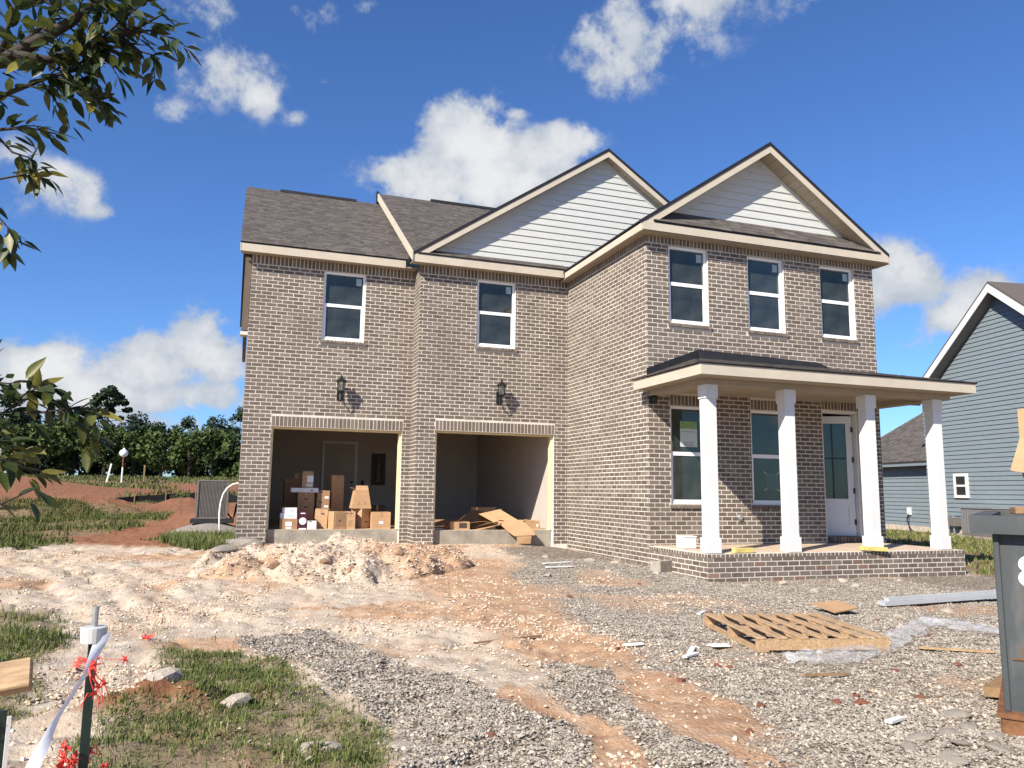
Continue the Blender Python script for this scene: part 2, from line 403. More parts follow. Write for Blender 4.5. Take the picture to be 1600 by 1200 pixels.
# ------------------------------------------------------------------ ground
def height(x, y):
    x = np.asarray(x, float); y = np.asarray(y, float)
    near = -.12 + .12 * sstep(y, 9.5, 15.5)
    near = near - .12 * sstep(x, 5.6, 7.5) * sstep(y, 5, 10)
    left = np.interp(y, [0, 15.5, 17, 19.5, 25, 40, 55, 70, 110, 400], [0, 0, .03, .16, .34, .52, 1.15, 1.68, 1.95, 3.0])
    lw = 1 - sstep(x, 1.5, 8)
    h = near + left * lw + (-.10) * sstep(x, 12, 20)
    # red spoil humps in the field, tyre ruts and lumps
    h = h + .55 * np.exp(-(((x + 4.4) / 1.6) ** 2 + ((y - 27) / 1.6) ** 2)) + .5 * np.exp(-(((x + 1.9) / 1.0) ** 2 + ((y - 30.5) / 1.4) ** 2))
    h = h + .9 * np.exp(-(((x + 11) / 5) ** 2 + ((y - 44) / 4) ** 2)) + .4 * np.exp(-(((x + 7.2) / 1.6) ** 2 + ((y - 26) / 1.5) ** 2))
    far = sstep(np.hypot(x, y), 22, 60)
    lump = fbm(x * .8, y * .8, 3) * .10 + fbm(x * 3.1, y * 3.1, 3) * .07 + fbm(x * 9, y * 9, 2) * .05 - .035 * np.clip(1 - np.abs(fbm(x * 2.6 + 7, y * 2.6 + 3, 3)) * 14, 0, 1) * (1 - sstep(y, 15, 17))
    flat = sstep(x, 2.2, 3.6) * sstep(y, 2, 4)
    h = h + lump * (1 - .62 * flat) * (1 - .5 * far) + far * fbm(x * .12, y * .12, 3) * .5 * lw
    ruts = np.zeros_like(h)
    for c, w in ((-3.2, .12), (-2.75, .12), (-1.75, .13), (-1.2, .1), (-.55, .1)):
        xx = x + .42 * (y - 10.0) + .15 * np.sin(y * .9)
        ruts = ruts + np.exp(-((xx - c) / w) ** 2) - .55 * np.exp(-((xx - c - .22) / .1) ** 2)
    h = h - ruts * (.028 + .06 * fbm(x * 2.1 + 4, y * 2.1, 2)) * sstep(y, 7.0, 8.5) * (1 - sstep(y, 13, 15)) * (1 - sstep(x, -.3, 1.0))
    tr = np.sin((y + .25 * x) * 2 * math.pi / .19) * np.exp(-(((x - 1.55) / .28) ** 2)) * sstep(y, 6.2, 7) * (1 - sstep(y, 9, 9.8))
    h = h + tr * .014
    # red clod ridge near the stake
    h = h + .11 * np.exp(-(((x + .3) / .55) ** 2 + ((y - 5.15) / .20) ** 2)) * (1 + fbm(x * 9, y * 9, 2) * 1.2)
    # under house: keep below slabs
    ins = (x > -.0) & (x < XR) & (y > YA - .02) | (x > XC) & (x < XR) & (y > YP + .1)
    h = np.where(ins, np.minimum(h, -.02), h)
    return h
G1 = [(0.02, 7.3), (0.67, 7.55), (1.13, 6.15), (1.56, 5.17), (1.73, 4.32), (1.65, 3.7), (1.69, 3.2), (1.9, 1.2), (.9, 1.2), (0.8, 3.63), (0.79, 4.01), (0.73, 4.49), (0.67, 5.09), (0.49, 5.88), (0.11, 6.69)]
G2 = [(3.6, 10.2), (4.9, 13.2), (5.3, 16.3), (6.95, 16.3), (7.0, 10.7), (13.4, 10.7), (13.4, 1), (2.6, 1), (2.6, 3.0), (2.75, 3.8), (2.9, 4.7), (3.1, 5.6), (3.15, 6.6), (3.5, 8.4)]
G3 = [(2.02, 5.5), (2.47, 5.6), (2.42, 4.42), (2.4, 3.36), (2.4, 1.0), (1.8, 1.0), (1.9, 3.32), (1.95, 3.81), (1.95, 4.57)]
ORANGE = [(3.36, 12.73), (3.06, 9.11), (2.78, 6.89), (2.66, 5.28), (2.68, 4.44), (2.62, 3.3)]
ORANGE2 = [(1.81, 4.75), (1.81, 4.04), (1.77, 3.51)]
GRA = [[(-0.53, 7.0), (0.11, 6.6), (0.5, 5.66), (0.65, 4.65), (0.72, 3.84), (0.85, 3.3), (0.2, 3.3), (0.03, 4.5), (-0.21, 5.51)],
       [(-0.73, 5.1), (-0.09, 5.0), (0.21, 4.0), (0.3, 2.6), (-0.7, 2.6)],
       [(-3.2, 9.5), (-1.74, 9.26), (-1.25, 7.33), (-1.1, 5.96), (-1.0, 5.0), (-2.5, 5.0)],
       [(-1.6, 17.6), (-0.8, 15.6), (-.2, 15.4), (-0.02, 16.5), (-.02, 18.3), (-1.2, 18.6)],
       [(-8, 17.2), (-3.4, 16.2), (-3.0, 17.4), (-3.6, 18.2), (-2.4, 19.4), (-2.0, 22.5), (-1.6, 26), (-9, 26)],
       [(12.6, 8.5), (14.5, 7.5), (30, 12), (34, 60), (12.6, 60)],
       [(-9, 13.5), (-4.2, 12.6), (-3.5, 14.6), (-4.2, 15.6), (-9, 16)]]
def zones(x, y):
    wx = x + fbm(x * 1.7 + 5, y * 1.7, 4) * .55; wy = y + fbm(x * 1.7, y * 1.7 + 40, 4) * .55
    near = np.clip(y / 12, .35, 1.2)
    g = np.maximum(sstep(poly_sd(wx, wy, G1), -.10, .12), sstep(poly_sd(wx, wy, G2), -.55, .45))
    g = np.maximum(g, .8 * sstep(poly_sd(wx, wy, G3), -.10, .14))
    thinp = sstep(fbm(x * .75 + 11, y * .75 + 2, 4), .02, .2) * sstep(x, 2.4, 3.4); g = g * (1 - .6 * thinp)
    # gravel under and around the condenser
    g = np.maximum(g, sstep(1.15 - np.hypot((x + .55) / .9, (y - 18.9) / 1.1), -.1, .25))
    o = np.exp(-(line_d(wx, wy, ORANGE) / (.36 + .12 * np.clip(y - 4, 0, 8))) ** 2)
    o = np.maximum(o, .9 * np.exp(-(line_d(wx, wy, ORANGE2) / .13) ** 2))
    o = np.maximum(o, .9 * np.exp(-(line_d(wx, wy, [(.78, 8.86), (1.7, 7.9)]) / .28) ** 2))
    patch = sstep(fbm(x * .7 + 3, y * .7 + 8, 4), .03, .2) * .7
    o = np.clip(np.maximum(o, np.maximum(patch, .62 * thinp)), 0, 1)
    g = g * (1 - .6 * np.exp(-(line_d(wx, wy, ORANGE) / .17) ** 2) * sstep(y, 3.2, 4.2)) * (1 - .6 * np.exp(-(line_d(wx, wy, ORANGE2) / .10) ** 2))
    # red clay: field beyond, and the narrow strips by the house side
    field = sstep(y + x * .55, 14.2, 16.5) * (1 - sstep(x, .2, 1.2))
    field = np.maximum(field, sstep(x, 12.8, 13.6) * sstep(y, 8.5, 9.5))
    field = np.maximum(field, 1.2 * np.exp(-(((x + .22) / .55) ** 2 + ((y - 5.1) / .22) ** 2)))
    gr = np.zeros_like(x)
    for p in GRA: gr = np.maximum(gr, sstep(poly_sd(wx, wy, p), -.22, .25))
    farG = sstep(y, 24, 30) * sstep(fbm(x * .35 + 2, y * .18 + 3, 3), .0, .14) * .8
    farG = np.maximum(farG, .75 * sstep(y, 58, 66))
    farG = np.maximum(farG, sstep(x, 16, 20) * sstep(y, 8, 10))
    gr = np.maximum(gr, farG)
    return g, np.clip(gr, 0, 1), np.clip(o, 0, 1), field
def axis(a, lo, hi, b, step, far):
    core = list(np.arange(lo, hi + 1e-6, step)); out = []
    v = lo; s = step
    while v > a: s = min(s * 1.16, far); v -= s; out.append(v)
    out = out[::-1] + core; v = hi; s = step
    while v < b: s = min(s * 1.16, far); v += s; out.append(v)
    return np.array(out)
gx = axis(-450, -5.0, 9.5, 450, .05, 14); gy = axis(-60, 1.8, 17.5, 620, .05, 14)
GX, GY = np.meshgrid(gx, gy, indexing='xy'); GZ = height(GX, GY)
nx, ny = len(gx), len(gy)
idx = np.arange(nx * ny).reshape(ny, nx)
gf = np.stack([idx[:-1, :-1], idx[:-1, 1:], idx[1:, 1:], idx[1:, :-1]], -1).reshape(-1, 4)
ground_v = np.stack([GX, GY, GZ], -1).reshape(-1, 3)
def groundmat():
    m, t, p = principled('ground_mix'); N, L = t.nodes, t.links
    at = N.new('ShaderNodeAttribute'); at.attribute_name = 'zone'
    sp = N.new('ShaderNodeSeparateColor'); L.new(at.outputs['Color'], sp.inputs[0])
    co = N.new('ShaderNodeTexCoord')
    def noise(sc, de=6, ro=.6, off=0):
        n = N.new('ShaderNodeTexNoise'); n.inputs['Scale'].default_value = sc; n.inputs['Detail'].default_value = de; n.inputs['Roughness'].default_value = ro
        mp = N.new('ShaderNodeMapping'); mp.inputs['Location'].default_value = (off, off * 1.7, 0); L.new(co.outputs['Object'], mp.inputs[0]); L.new(mp.outputs[0], n.inputs['Vector'])
        return n.outputs[0]
    def mr(x, a, b, c=0, d=1):
        n = N.new('ShaderNodeMapRange'); L.new(x, n.inputs[0])
        for i, q in enumerate((a, b, c, d)): n.inputs[1 + i].default_value = q
        return n.outputs[0]
    def math_(op, a, b):
        n = N.new('ShaderNodeMath'); n.operation = op
        for i, x in enumerate((a, b)):
            if isinstance(x, (int, float)): n.inputs[i].default_value = x
            else: L.new(x, n.inputs[i])
        return n.outputs[0]
    def mix(f, a, b):
        n = N.new('ShaderNodeMix'); n.data_type = 'RGBA'
        if isinstance(f, (int, float)): n.inputs[0].default_value = f
        else: L.new(f, n.inputs[0])
        for i, x in ((6, a), (7, b)):
            if isinstance(x, tuple): n.inputs[i].default_value = (*x, 1)
            else: L.new(x, n.inputs[i])
        return n.outputs[2]
    def ramp(x, els):
        r = N.new('ShaderNodeValToRGB'); e = r.color_ramp.elements
        while len(e) < len(els): e.new(.5)
        for q, (pp, c) in zip(e, els): q.position = pp; q.color = (*c, 1)
        L.new(x, r.inputs[0]); return r.outputs[0]
    big, mid, fine = noise(1.1, 5, .6, 3), noise(6, 7, .68, 8), noise(42, 6, .7, 1)
    cream = ramp(mid, ((.28, (.43, .325, .23)), (.5, (.57, .475, .37)), (.72, (.67, .60, .50))))
    cream = mix(mr(big, .50, .68, 0, .55), cream, (.52, .335, .205))
    orange = ramp(mid, ((.3, (.32, .145, .07)), (.52, (.47, .275, .15)), (.75, (.58, .43, .29))))
    clay = ramp(mid, ((.3, (.16, .06, .03)), (.55, (.27, .115, .058)), (.8, (.40, .21, .115))))
    vor = N.new('ShaderNodeTexVoronoi'); vor.inputs['Scale'].default_value = 36; L.new(co.outputs['Object'], vor.inputs['Vector'])
    sv = N.new('ShaderNodeSeparateColor'); L.new(vor.outputs['Color'], sv.inputs[0])
    grav = ramp(sv.outputs[0], ((0, (.14, .115, .092)), (.5, (.27, .23, .185)), (.85, (.41, .35, .285)), (1, (.64, .57, .47))))
    soil = ramp(mid, ((.3, (.12, .085, .05)), (.55, (.21, .165, .095)), (.8, (.40, .33, .23))))
    jit = math_('MULTIPLY', math_('SUBTRACT', mid, .5), 1.1)
    zo = mr(math_('ADD', sp.outputs[2], jit), .38, .66)
    base = mix(math_('MULTIPLY', zo, .8), cream, orange)
    fl = N.new('ShaderNodeAttribute'); fl.attribute_name = 'field'
    base = mix(mr(math_('ADD', fl.outputs['Fac'], jit), .35, .65), base, clay)
    base = mix(mr(math_('ADD', sp.outputs[0], math_('MULTIPLY', jit, .9)), .36, .62), base, grav)
    base = mix(math_('MULTIPLY', mr(math_('ADD', sp.outputs[1], jit), .40, .75), .8), base, soil)
    base = mix(mr(fine, .3, .75, .35, 0), base, (.20, .13, .08))
    L.new(base, p.inputs['Base Color']); p.inputs['Roughness'].default_value = .97; p.inputs['Specular IOR Level'].default_value = .15
    hsum = math_('ADD', math_('MULTIPLY', fine, .5), math_('MULTIPLY', vor.outputs['Distance'], math_('MULTIPLY', sp.outputs[0], 1.2)))
    hsum = math_('ADD', hsum, math_('MULTIPLY', mid, .9))
    bp = N.new('ShaderNodeBump'); bp.inputs['Strength'].default_value = .85; bp.inputs['Distance'].default_value = .035; L.new(hsum, bp.inputs['Height']); L.new(bp.outputs[0], p.inputs['Normal'])
    MATS['ground_mix'] = m
groundmat()
def attach_zones(o, x, y):
    g, gr, orr, fld = zones(x, y)
    me = o.data
    a = me.color_attributes.new('zone', 'FLOAT_COLOR', 'POINT')
    a.data.foreach_set('color', np.stack([g, gr, orr, np.ones_like(g)], -1).astype(np.float32).ravel())
    b = me.attributes.new('field', 'FLOAT', 'POINT'); b.data.foreach_set('value', fld.astype(np.float32).ravel())
ground = struct(np_mesh('ground', ground_v, gf, 'ground_mix', smooth=True), 'bare construction lot of cream dust, orange clay, grey gravel and weeds')
attach_zones(ground, GX.ravel(), GY.ravel())
def gz(x, y): return float(height(np.array([x]), np.array([y]))[0])

# spoil mound in front of the left garage bay
mxs = np.arange(-1.0, 4.3, .045); mys = np.arange(9.0, 15.2, .045)
MX, MY = np.meshgrid(mxs, mys)
def mound_h(x, y):
    e = ((x - 1.45) / 1.75) ** 2 + ((y - 12.3) / 1.55) ** 2
    h = .36 * np.clip(1 - e, 0, 1) ** .9
    e2 = ((x - 2.7) / 1.05) ** 2 + ((y - 12.6) / 1.0) ** 2
    h = np.maximum(h, .27 * np.clip(1 - e2, 0, 1) ** .8)
    e3 = ((x - .35) / 1.0) ** 2 + ((y - 12.0) / 1.0) ** 2
    h = np.maximum(h, .20 * np.clip(1 - e3, 0, 1) ** .8)
    rough = fbm(x * 1.9, y * 1.9, 3) * .42 + fbm(x * 6, y * 6, 4, .65) * .22 + fbm(x * 17, y * 17, 2) * .09
    return h + rough * sstep(h, .005, .10) - .10 * (1 - sstep(h, .0, .05))
MZ = height(MX, MY) + mound_h(MX, MY)
mi = np.arange(MX.size).reshape(MX.shape)
mf = np.stack([mi[:-1, :-1], mi[:-1, 1:], mi[1:, 1:], mi[1:, :-1]], -1).reshape(-1, 4)
keep = (mound_h(MX, MY).ravel()[mf] > -.09).any(1); mf = mf[keep]
used, inv = np.unique(mf, return_inverse=True)
mv = np.stack([MX, MY, MZ], -1).reshape(-1, 3)[used]
mound = np_mesh('dirt_mound', mv, inv.reshape(-1, 4), 'ground_mix', smooth=True)
tag(mound, 'low lumpy heap of pale dirt and clods in front of the left garage bay', 'dirt mound')
attach_zones(mound, mv[:, 0], mv[:, 1])
def surf(x, y):
    m = mound_h(x, y); return height(x, y) + np.where((x > -1) & (x < 4.3) & (y > 9) & (y < 15.2), np.maximum(m, 0), 0)
def sz(x, y): return float(surf(np.array([float(x)]), np.array([float(y)]))[0])

# ------------------------------------------------------------------ the brick house
house = thing('brick_house', 'unfinished two storey brown brick house with two open garage bays and a columned porch', 'house', (X0, YA, 0))
CH = .0816; BL = .2195; BH = .0675; BW = .204
BRICKS = []      # (origin corner, udir, ndir, w, h, red)
def add_brick(O, U, Nn, w, h, red=False): BRICKS.append((Vector(O), U, Nn, w, h, red))
def brick_wall(O, U, Nn, u0, u1, z0, z1, holes=(), phase=0.0):
    """running bond on the plane through O spanned by U and z"""
    k0 = int(round(z0 / CH)); k = k0
    while k * CH + BH <= z1 + 1e-3:
        zc = k * CH + CH / 2
        iv = [(u0, u1)]
        for (a, b, c, d) in holes:
            if c < zc < d:
                nv = []
                for (p, q) in iv:
                    if b <= p or a >= q: nv.append((p, q)); continue
                    if a - p > .02: nv.append((p, a))
                    if q - b > .02: nv.append((b, q))
                iv = nv
        off = (BL / 2 if k % 2 else 0) + phase
        for (p, q) in iv:
            n = int(math.floor((p - off) / BL)); b = off + n * BL
            while b < q:
                a0 = max(b + .0075, p + .004); a1 = min(b + BL - .0075, q - .004)
                if a1 - a0 > .012:
                    add_brick(Vector(O) + U * a0 + Vector((0, 0, k * CH + .007)), U, Nn, a1 - a0, BH)
                b += BL
        k += 1
def soldiers(O, U, Nn, u0, u1, z0, hh=.196, pitch=.0815):
    n = max(1, int(round((u1 - u0) / pitch))); p = (u1 - u0) / n
    for i in range(n): add_brick(Vector(O) + U * (u0 + i * p + .007) + Vector((0, 0, z0)), U, Nn, p - .014, hh)
UX, UY = Vector((1, 0, 0)), Vector((0, 1, 0)); NF, NL = Vector((0, -1, 0)), Vector((-1, 0, 0))
GLX = (.583, 3.329); GRX = (3.946, 6.692); GZT = 2.427
WW = .91
WINS = [  # x0, x1, z0, z1, plane Y, labels
    (1.505, 1.505 + WW, 4.349, 5.882, YA), (4.819, 4.819 + WW, 4.349, 5.882, YB),
    (7.522, 7.522 + .87, 4.358, 5.878, YC), (9.309, 9.309 + .87, 4.358, 5.878, YC), (11.088, 11.088 + .87, 4.358, 5.878, YC),
    (7.504, 7.504 + .87, .954, 2.777, YC), (9.285, 9.285 + .87, .954, 2.777, YC)]
DOOR = (11.0, 11.93, .36, 2.86)
ST = 5.879  # bottom of the top soldier course
def whole(w): return (w[0], w[1], w[2] - .085, w[3] + .002)
# openings used for the bricks (rowlock sills and soldier heads included)
holeA = [(GLX[0] - .002, GLX[1] + .002, -1, GZT), (GLX[0] - .02, GLX[1] + .02, GZT, 2.665), (WINS[0][0], WINS[0][1], WINS[0][2], 7), (WINS[0][0] - .05, WINS[0][1] + .05, WINS[0][2] - .085, WINS[0][2])]
holeB = [(GRX[0] - .002, GRX[1] + .002, -1, GZT), (GRX[0] - .02, GRX[1] + .02, GZT, 2.665), (WINS[1][0], WINS[1][1], WINS[1][2], 7), (WINS[1][0] - .05, WINS[1][1] + .05, WINS[1][2] - .085, WINS[1][2])]
holeC = [(DOOR[0] - .02, DOOR[1] + .02, .212, 3.06)]
for w in WINS[2:]:
    top = 7 if w[2] > 3 else w[3] + .205
    holeC += [(w[0], w[1], w[2], top), (w[0] - .05, w[1] + .05, w[2] - .085, w[2])]
brick_wall((0, YA, 0), UX, NF, 0, XB, 0, ST, holeA)
brick_wall((0, YB, 0), UX, NF, XB, XC, 0, ST, holeB, .07)
brick_wall((0, YC, 0), UX, NF, XC, XR, -.24, ST, holeC, .02)
brick_wall((XC, 0, 0), UY, NL, YC, YB, -.24, ST, (), .05)
brick_wall((XB, 0, 0), UY, NL, YB, YA, 0, ST, (), .05)
brick_wall((X0, 0, 0), UY, NL, YA, YA + 4.2, 0, 4.33, (), .03)
for (O, a, b, U, Nn) in (((0, YA, 0), .01, XB, UX, NF), ((0, YB, 0), XB, XC, UX, NF), ((0, YC, 0), XC, XR, UX, NF), ((XC, 0, 0), YC, YB, UY, NL), ((XB, 0, 0), YB, YA, UY, NL)):
    soldiers(O, U, Nn, a, b, ST + .006)
soldiers((0, YA, 0), UX, NF, GLX[0] - .015, GLX[1] + .015, GZT + .02, .205)
soldiers((0, YB, 0), UX, NF, GRX[0] - .015, GRX[1] + .015, GZT + .02, .205)
for w in WINS[5:]: soldiers((0, YC, 0), UX, NF, w[0], w[1], w[3] + .008, .19)
soldiers((0, YC, 0), UX, NF, DOOR[0] - .02, DOOR[1] + .02, DOOR[3] + .008, .185)
# door threshold bricks
soldiers((0, YC + .03, 0), UX, NF, DOOR[0] + .01, DOOR[1] - .01, .222, .115, .085)
# rowlock sills (project 3 cm)
for w in WINS:
    soldiers((0, w[4] - .035, 0), UX, NF, w[0] - .05, w[1] + .05, w[2] - .078, .07, .075)
# porch base
k = -3
while k * CH < ZP - .09:
    off = BL / 2 if k % 2 else 0
    for (O, U, Nn, a, b) in (((0, YP, 0), UX, NF, XC, XPR), ((XC, 0, 0), UY, NL, YP, YC)):
        x = a - off
        while x < b:
            p, q = max(x + .0075, a + .004), min(x + BL - .0075, b - .004)
            if q - p > .012: add_brick(Vector(O) + U * p + Vector((0, 0, k * CH + .007)), U, Nn, q - p, BH, random.random() < .06)
            x += BL
    k += 1
for (O, U, Nn, a, b) in (((0, YP, 0), UX, NF, XC, XPR), ((XC, 0, 0), UY, NL, YP, YC)):
    n = int((b - a) / .083); p = (b - a) / n
    for i in range(n): add_brick(Vector(O) + U * (a + i * p + .008) + Vector((0, 0, ZP - .077)), U, Nn, p - .016, .068, random.random() < .18)
def brick_geo(b, c=.003):
    O, U, Nn, w, h, red = b
    o = O + Nn * .0; Z = Vector((0, 0, 1)); j = random.uniform(-.0015, .0015)
    f = [o + U * c + Z * c, o + U * (w - c) + Z * c, o + U * (w - c) + Z * (h - c), o + U * c + Z * (h - c)]
    r = [o - Nn * .02, o + U * w - Nn * .02, o + U * w + Z * h - Nn * .02, o + Z * h - Nn * .02]
    f = [p + Nn * j for p in f]
    fs = [(0, 1, 2, 3), (4, 5, 1, 0), (5, 6, 2, 1), (6, 7, 3, 2), (7, 4, 0, 3)]
    return f + r, fs
def score(b):
    c = b[0] + b[1] * (b[3] / 2) + Vector((0, 0, b[4] / 2)) - CAM; d = c.dot(FW)
    if d < .5: return -1
    u = 800 + FPX * c.dot(RT) / d; v = 600 - FPX * c.dot(UP) / d
    if not (0 < u < 1600 and 0 < v < 1200): return -1
    face = -(c.normalized().dot(b[2]))
    if face <= 0: return -1
    hid = b[2] == NL and abs(b[0].x) < .01
    return -1 if hid else b[3] * b[4] * face / d ** 2
order = sorted(range(len(BRICKS)), key=lambda i: -score(BRICKS[i]))
sel = set(order[:300])
vb, fb = [], []
ONE = {}
for i, b in enumerate(BRICKS):
    v, f = brick_geo(b)
    if i in sel:
        key = (round(b[3], 3), round(b[4], 3), b[1] == UX)
        if key not in ONE:
            me = bpy.data.meshes.new('brick'); me.from_pydata([tuple(p - b[0]) for p in v], [], f); me.materials.append(M['brick_one']); ONE[key] = me
        me = ONE[key]
        if b[5]:
            k2 = key + ('r',)
            if k2 not in ONE: ONE[k2] = me.copy(); ONE[k2].materials[0] = M['brick_red']
            me = ONE[k2]
        o = link('brick', me, house); o.location = b[0]
    else:
        n = len(vb); vb += [tuple(p) for p in v]; fb += [tuple(q + n for q in g) for g in f]
np_mesh('brickwork', np.array(vb), np.array(fb), 'brick_mix', house, kind='stuff')

def wall_sheet(mb, O, U, Nn, u0, u1, z0, z1, holes, depth, rec=.005):
    """mortar slab behind the bricks with real openings and reveals"""
    us = sorted(set([u0, u1] + [min(max(q, u0), u1) for h in holes for q in h[:2]])); zs = sorted(set([z0, z1] + [min(max(q, z0), z1) for h in holes for q in h[2:]]))
    O = Vector(O) - Nn * rec; D = -Nn * depth; Z = Vector((0, 0, 1))
    solid = {}
    for i in range(len(us) - 1):
        for j in range(len(zs) - 1):
            cu, cz = (us[i] + us[i + 1]) / 2, (zs[j] + zs[j + 1]) / 2
            solid[i, j] = not any(h[0] < cu < h[1] and h[2] < cz < h[3] for h in holes)
    P = lambda a, c, d: O + U * a + Z * c + D * d
    for (i, j), s in solid.items():
        if not s: continue
        a, b, c, d = us[i], us[i + 1], zs[j], zs[j + 1]
        mb.add([P(a, c, 0), P(b, c, 0), P(b, d, 0), P(a, d, 0)], [(0, 1, 2, 3)])
        mb.add([P(a, c, 1), P(b, c, 1), P(b, d, 1), P(a, d, 1)], [(3, 2, 1, 0)])
        for (ni, nj, q) in ((i - 1, j, (P(a, c, 0), P(a, d, 0), P(a, d, 1), P(a, c, 1))), (i + 1, j, (P(b, c, 0), P(b, c, 1), P(b, d, 1), P(b, d, 0))),
                            (i, j - 1, (P(a, c, 0), P(a, c, 1), P(b, c, 1), P(b, c, 0))), (i, j + 1, (P(a, d, 0), P(b, d, 0), P(b, d, 1), P(a, d, 1)))):
            if not solid.get((ni, nj), False): mb.add(q, [(0, 1, 2, 3)])
hw = lambda w: (w[0], w[1], w[2], w[3])
for nm, O, U, Nn, a, b, z0, holes in (
        ('front_wall', (0, YA, 0), UX, NF, .006, XB, -.3, [(GLX[0], GLX[1], -1, GZT), hw(WINS[0])]),
        ('front_wall', (0, YB, 0), UX, NF, XB + .006, XC - .002, -.3, [(GRX[0], GRX[1], -1, GZT), hw(WINS[1])]),
        ('front_wall', (0, YC, 0), UX, NF, XC + .006, XR, -.4, [hw(w) for w in WINS[2:]] + [(DOOR[0], DOOR[1], .20, DOOR[3])]),
        ('side_wall', (XC, 0, 0), UY, NL, YC + .0065, YB + .3, -.4, []), ('side_wall', (XB, 0, 0), UY, NL, YB + .0065, YA, -.3, []),
        ('side_wall', (X0, 0, 0), UY, NL, YA + .0065, YBACK, -.3, [])):
    mb = MB(); wall_sheet(mb, O, U, Nn, a, b, z0, ZE + .0 if nm == 'front_wall' else ZE - .004, holes, .22 if nm == 'front_wall' else .2)
    mb.obj(nm, 'mortar', house)
MB().box(XR - .2, XR - .004, YC + .25, YBACK, -.4, ZE - .002).obj('side_wall', 'mortar', house)
MB().box(0.2, XR - .2, YBACK - .2, YBACK, -.4, ZE - .002).obj('back_wall', 'mortar', house)
# upper left gable side: brown siding boards, with a trim board at the corner
MB().box(-.135, -.006, YA + .10, YA + .30, 4.44, 6.03).obj('corner_board', 'siding_brown', house)
MB().box(-.10, -.02, YA + .3, YA + 4.5, 4.44, 6.03).obj('siding_panel', 'siding_brown', house)
MB().box(-.15, -.004, YA + .06, YA + .32, 4.335, 4.41).obj('ledge_brick', 'mortar', house)

# inner floors, so the windows look into dim rooms
MB().box(.2, XR - .2, YA + .23, YBACK - .2, 2.95, 3.15).box(XC + .2, XR - .2, YC + .23, YA + .22, 3.0, 3.15).box(XB + .1, XC + .2, YB + .23, YA + .226, 2.95, 3.15).obj('upper_floor', 'drywall', house)
MB().box(.2, XR - .2, YA + .23, YBACK - .2, 6.10, 6.16).box(XC + .2, XR - .2, YC + .23, YA + .22, 6.10, 6.16).box(XB + .1, XC + .2, YB + .23, YA + .226, 6.10, 6.16).obj('upper_ceiling', 'drywall', house)
MB().box(XC + .19, XR - .2, YC + 3.2, YC + 3.3, .2, 6.1).obj('inner_partition', 'drywall', house)
MB().box(.21, XC, YA + 3.2, YA + 3.3, 3.16, 6.1).obj('inner_partition', 'drywall', house)
MB().box(XC + .2, XR - .2, YC + .23, YC + 3.2, .15, .34).obj('inner_floor', 'lumber_dark', house)

# ---- garage interior
GB = 22.35
mb = MB().box(.2, 6.83, GB, GB + .1, .3, 2.95); mb.obj('garage_back_wall', 'drywall', house)
MB().box(6.73, 6.826, YB + .216, GB - .003, .3, 2.95).obj('garage_side_wall', 'drywall', house)
MB().box(.197, .205, YA + .216, GB - .003, .3, 2.945).obj('garage_side_wall', 'drywall', house)
MB().box(.21, 6.725, YA + .21, GB - .005, 2.86, 2.94).box(XB + .2, 6.725, YB + .217, YA + .205, 2.86, 2.94).obj('garage_ceiling', 'drywall', house)
MB().box(.2, XB + .2, YA + .13, GB, ZG - .12, ZG).box(XB + .205, 6.73, YB + .13, GB, ZG - .12, ZG - .001).obj('garage_floor', 'slab', house)
MB().box(GLX[0] + .002, GLX[1] - .002, YA + .125, YA + .215, -.3, ZG - .003).obj('stem_wall', 'concrete', house)
MB().box(GRX[0] + .002, GRX[1] - .002, YB + .125, YB + .215, -.3, ZG - .004).obj('stem_wall', 'concrete', house)
for (gx0, gx1, yy) in ((*GLX, YA), (*GRX, YB)):
    MB().box(gx1 - .045, gx1 - .003, yy + .085, yy + .235, ZG, GZT - .035).obj('door_jamb', 'jamb_wood', house)
    MB().box(gx0 + .003, gx0 + .045, yy + .085, yy + .235, ZG, GZT - .035).obj('door_jamb', 'jamb_wood', house)
    MB().box(gx0 + .003, gx1 - .003, yy + .085, yy + .235, GZT - .033, GZT - .003).obj('door_head', 'jamb_wood', house)
    MB().box(gx0 - .03, gx1 + .03, yy - .002, yy + .08, GZT + .004, GZT + .016).obj('steel_lintel', 'soffit', house)
gd = MB().box(2.24, 3.09, GB - .03, GB - .003, .31, 2.43).obj('garage_door_leaf', 'drywall', house)
MB().box(2.17, 2.24, GB - .045, GB - .003, .31, 2.50).box(3.09, 3.16, GB - .045, GB - .003, .31, 2.50).box(2.24, 3.09, GB - .045, GB - .003, 2.43, 2.50).obj('door_casing', 'door_white', gd)
for z in (1.2, 1.35): MB().lathe([(0, 0), (.035, 0), (.035, .01), (.03, .05), (0, .06)], (0, 0, 0), 12).obj('knob', 'black_metal', gd).matrix_basis = Matrix.Translation((3.02, GB - .03, z)) @ Matrix.Rotation(math.pi / 2, 4, 'X')
for (px0, px1, pz0, pz1) in ((2.36, 2.62, .5, 1.25), (2.7, 2.97, .5, 1.25), (2.36, 2.62, 1.5, 2.28), (2.7, 2.97, 1.5, 2.28)):
    MB().box(px0, px1, GB - .042, GB - .031, pz0, pz1).obj('door_panel', 'drywall', gd)
ep = MB().box(3.57, 3.97, GB - .03, GB - .003, 1.28, 2.18).obj('electrical_panel', 'print_dark', house)
MB().box(3.60, 3.64, GB - .05, GB - .031, 1.31, 2.15).box(3.90, 3.94, GB - .05, GB - .031, 1.31, 2.15).box(3.64, 3.90, GB - .05, GB - .031, 2.08, 2.15).obj('panel_frame', 'black_metal', ep)
for q in range(9): MB().box(3.72, 3.83, GB - .05, GB - .032, 1.38 + q * .075, 1.43 + q * .075).obj('breaker', 'ac_grille', ep)
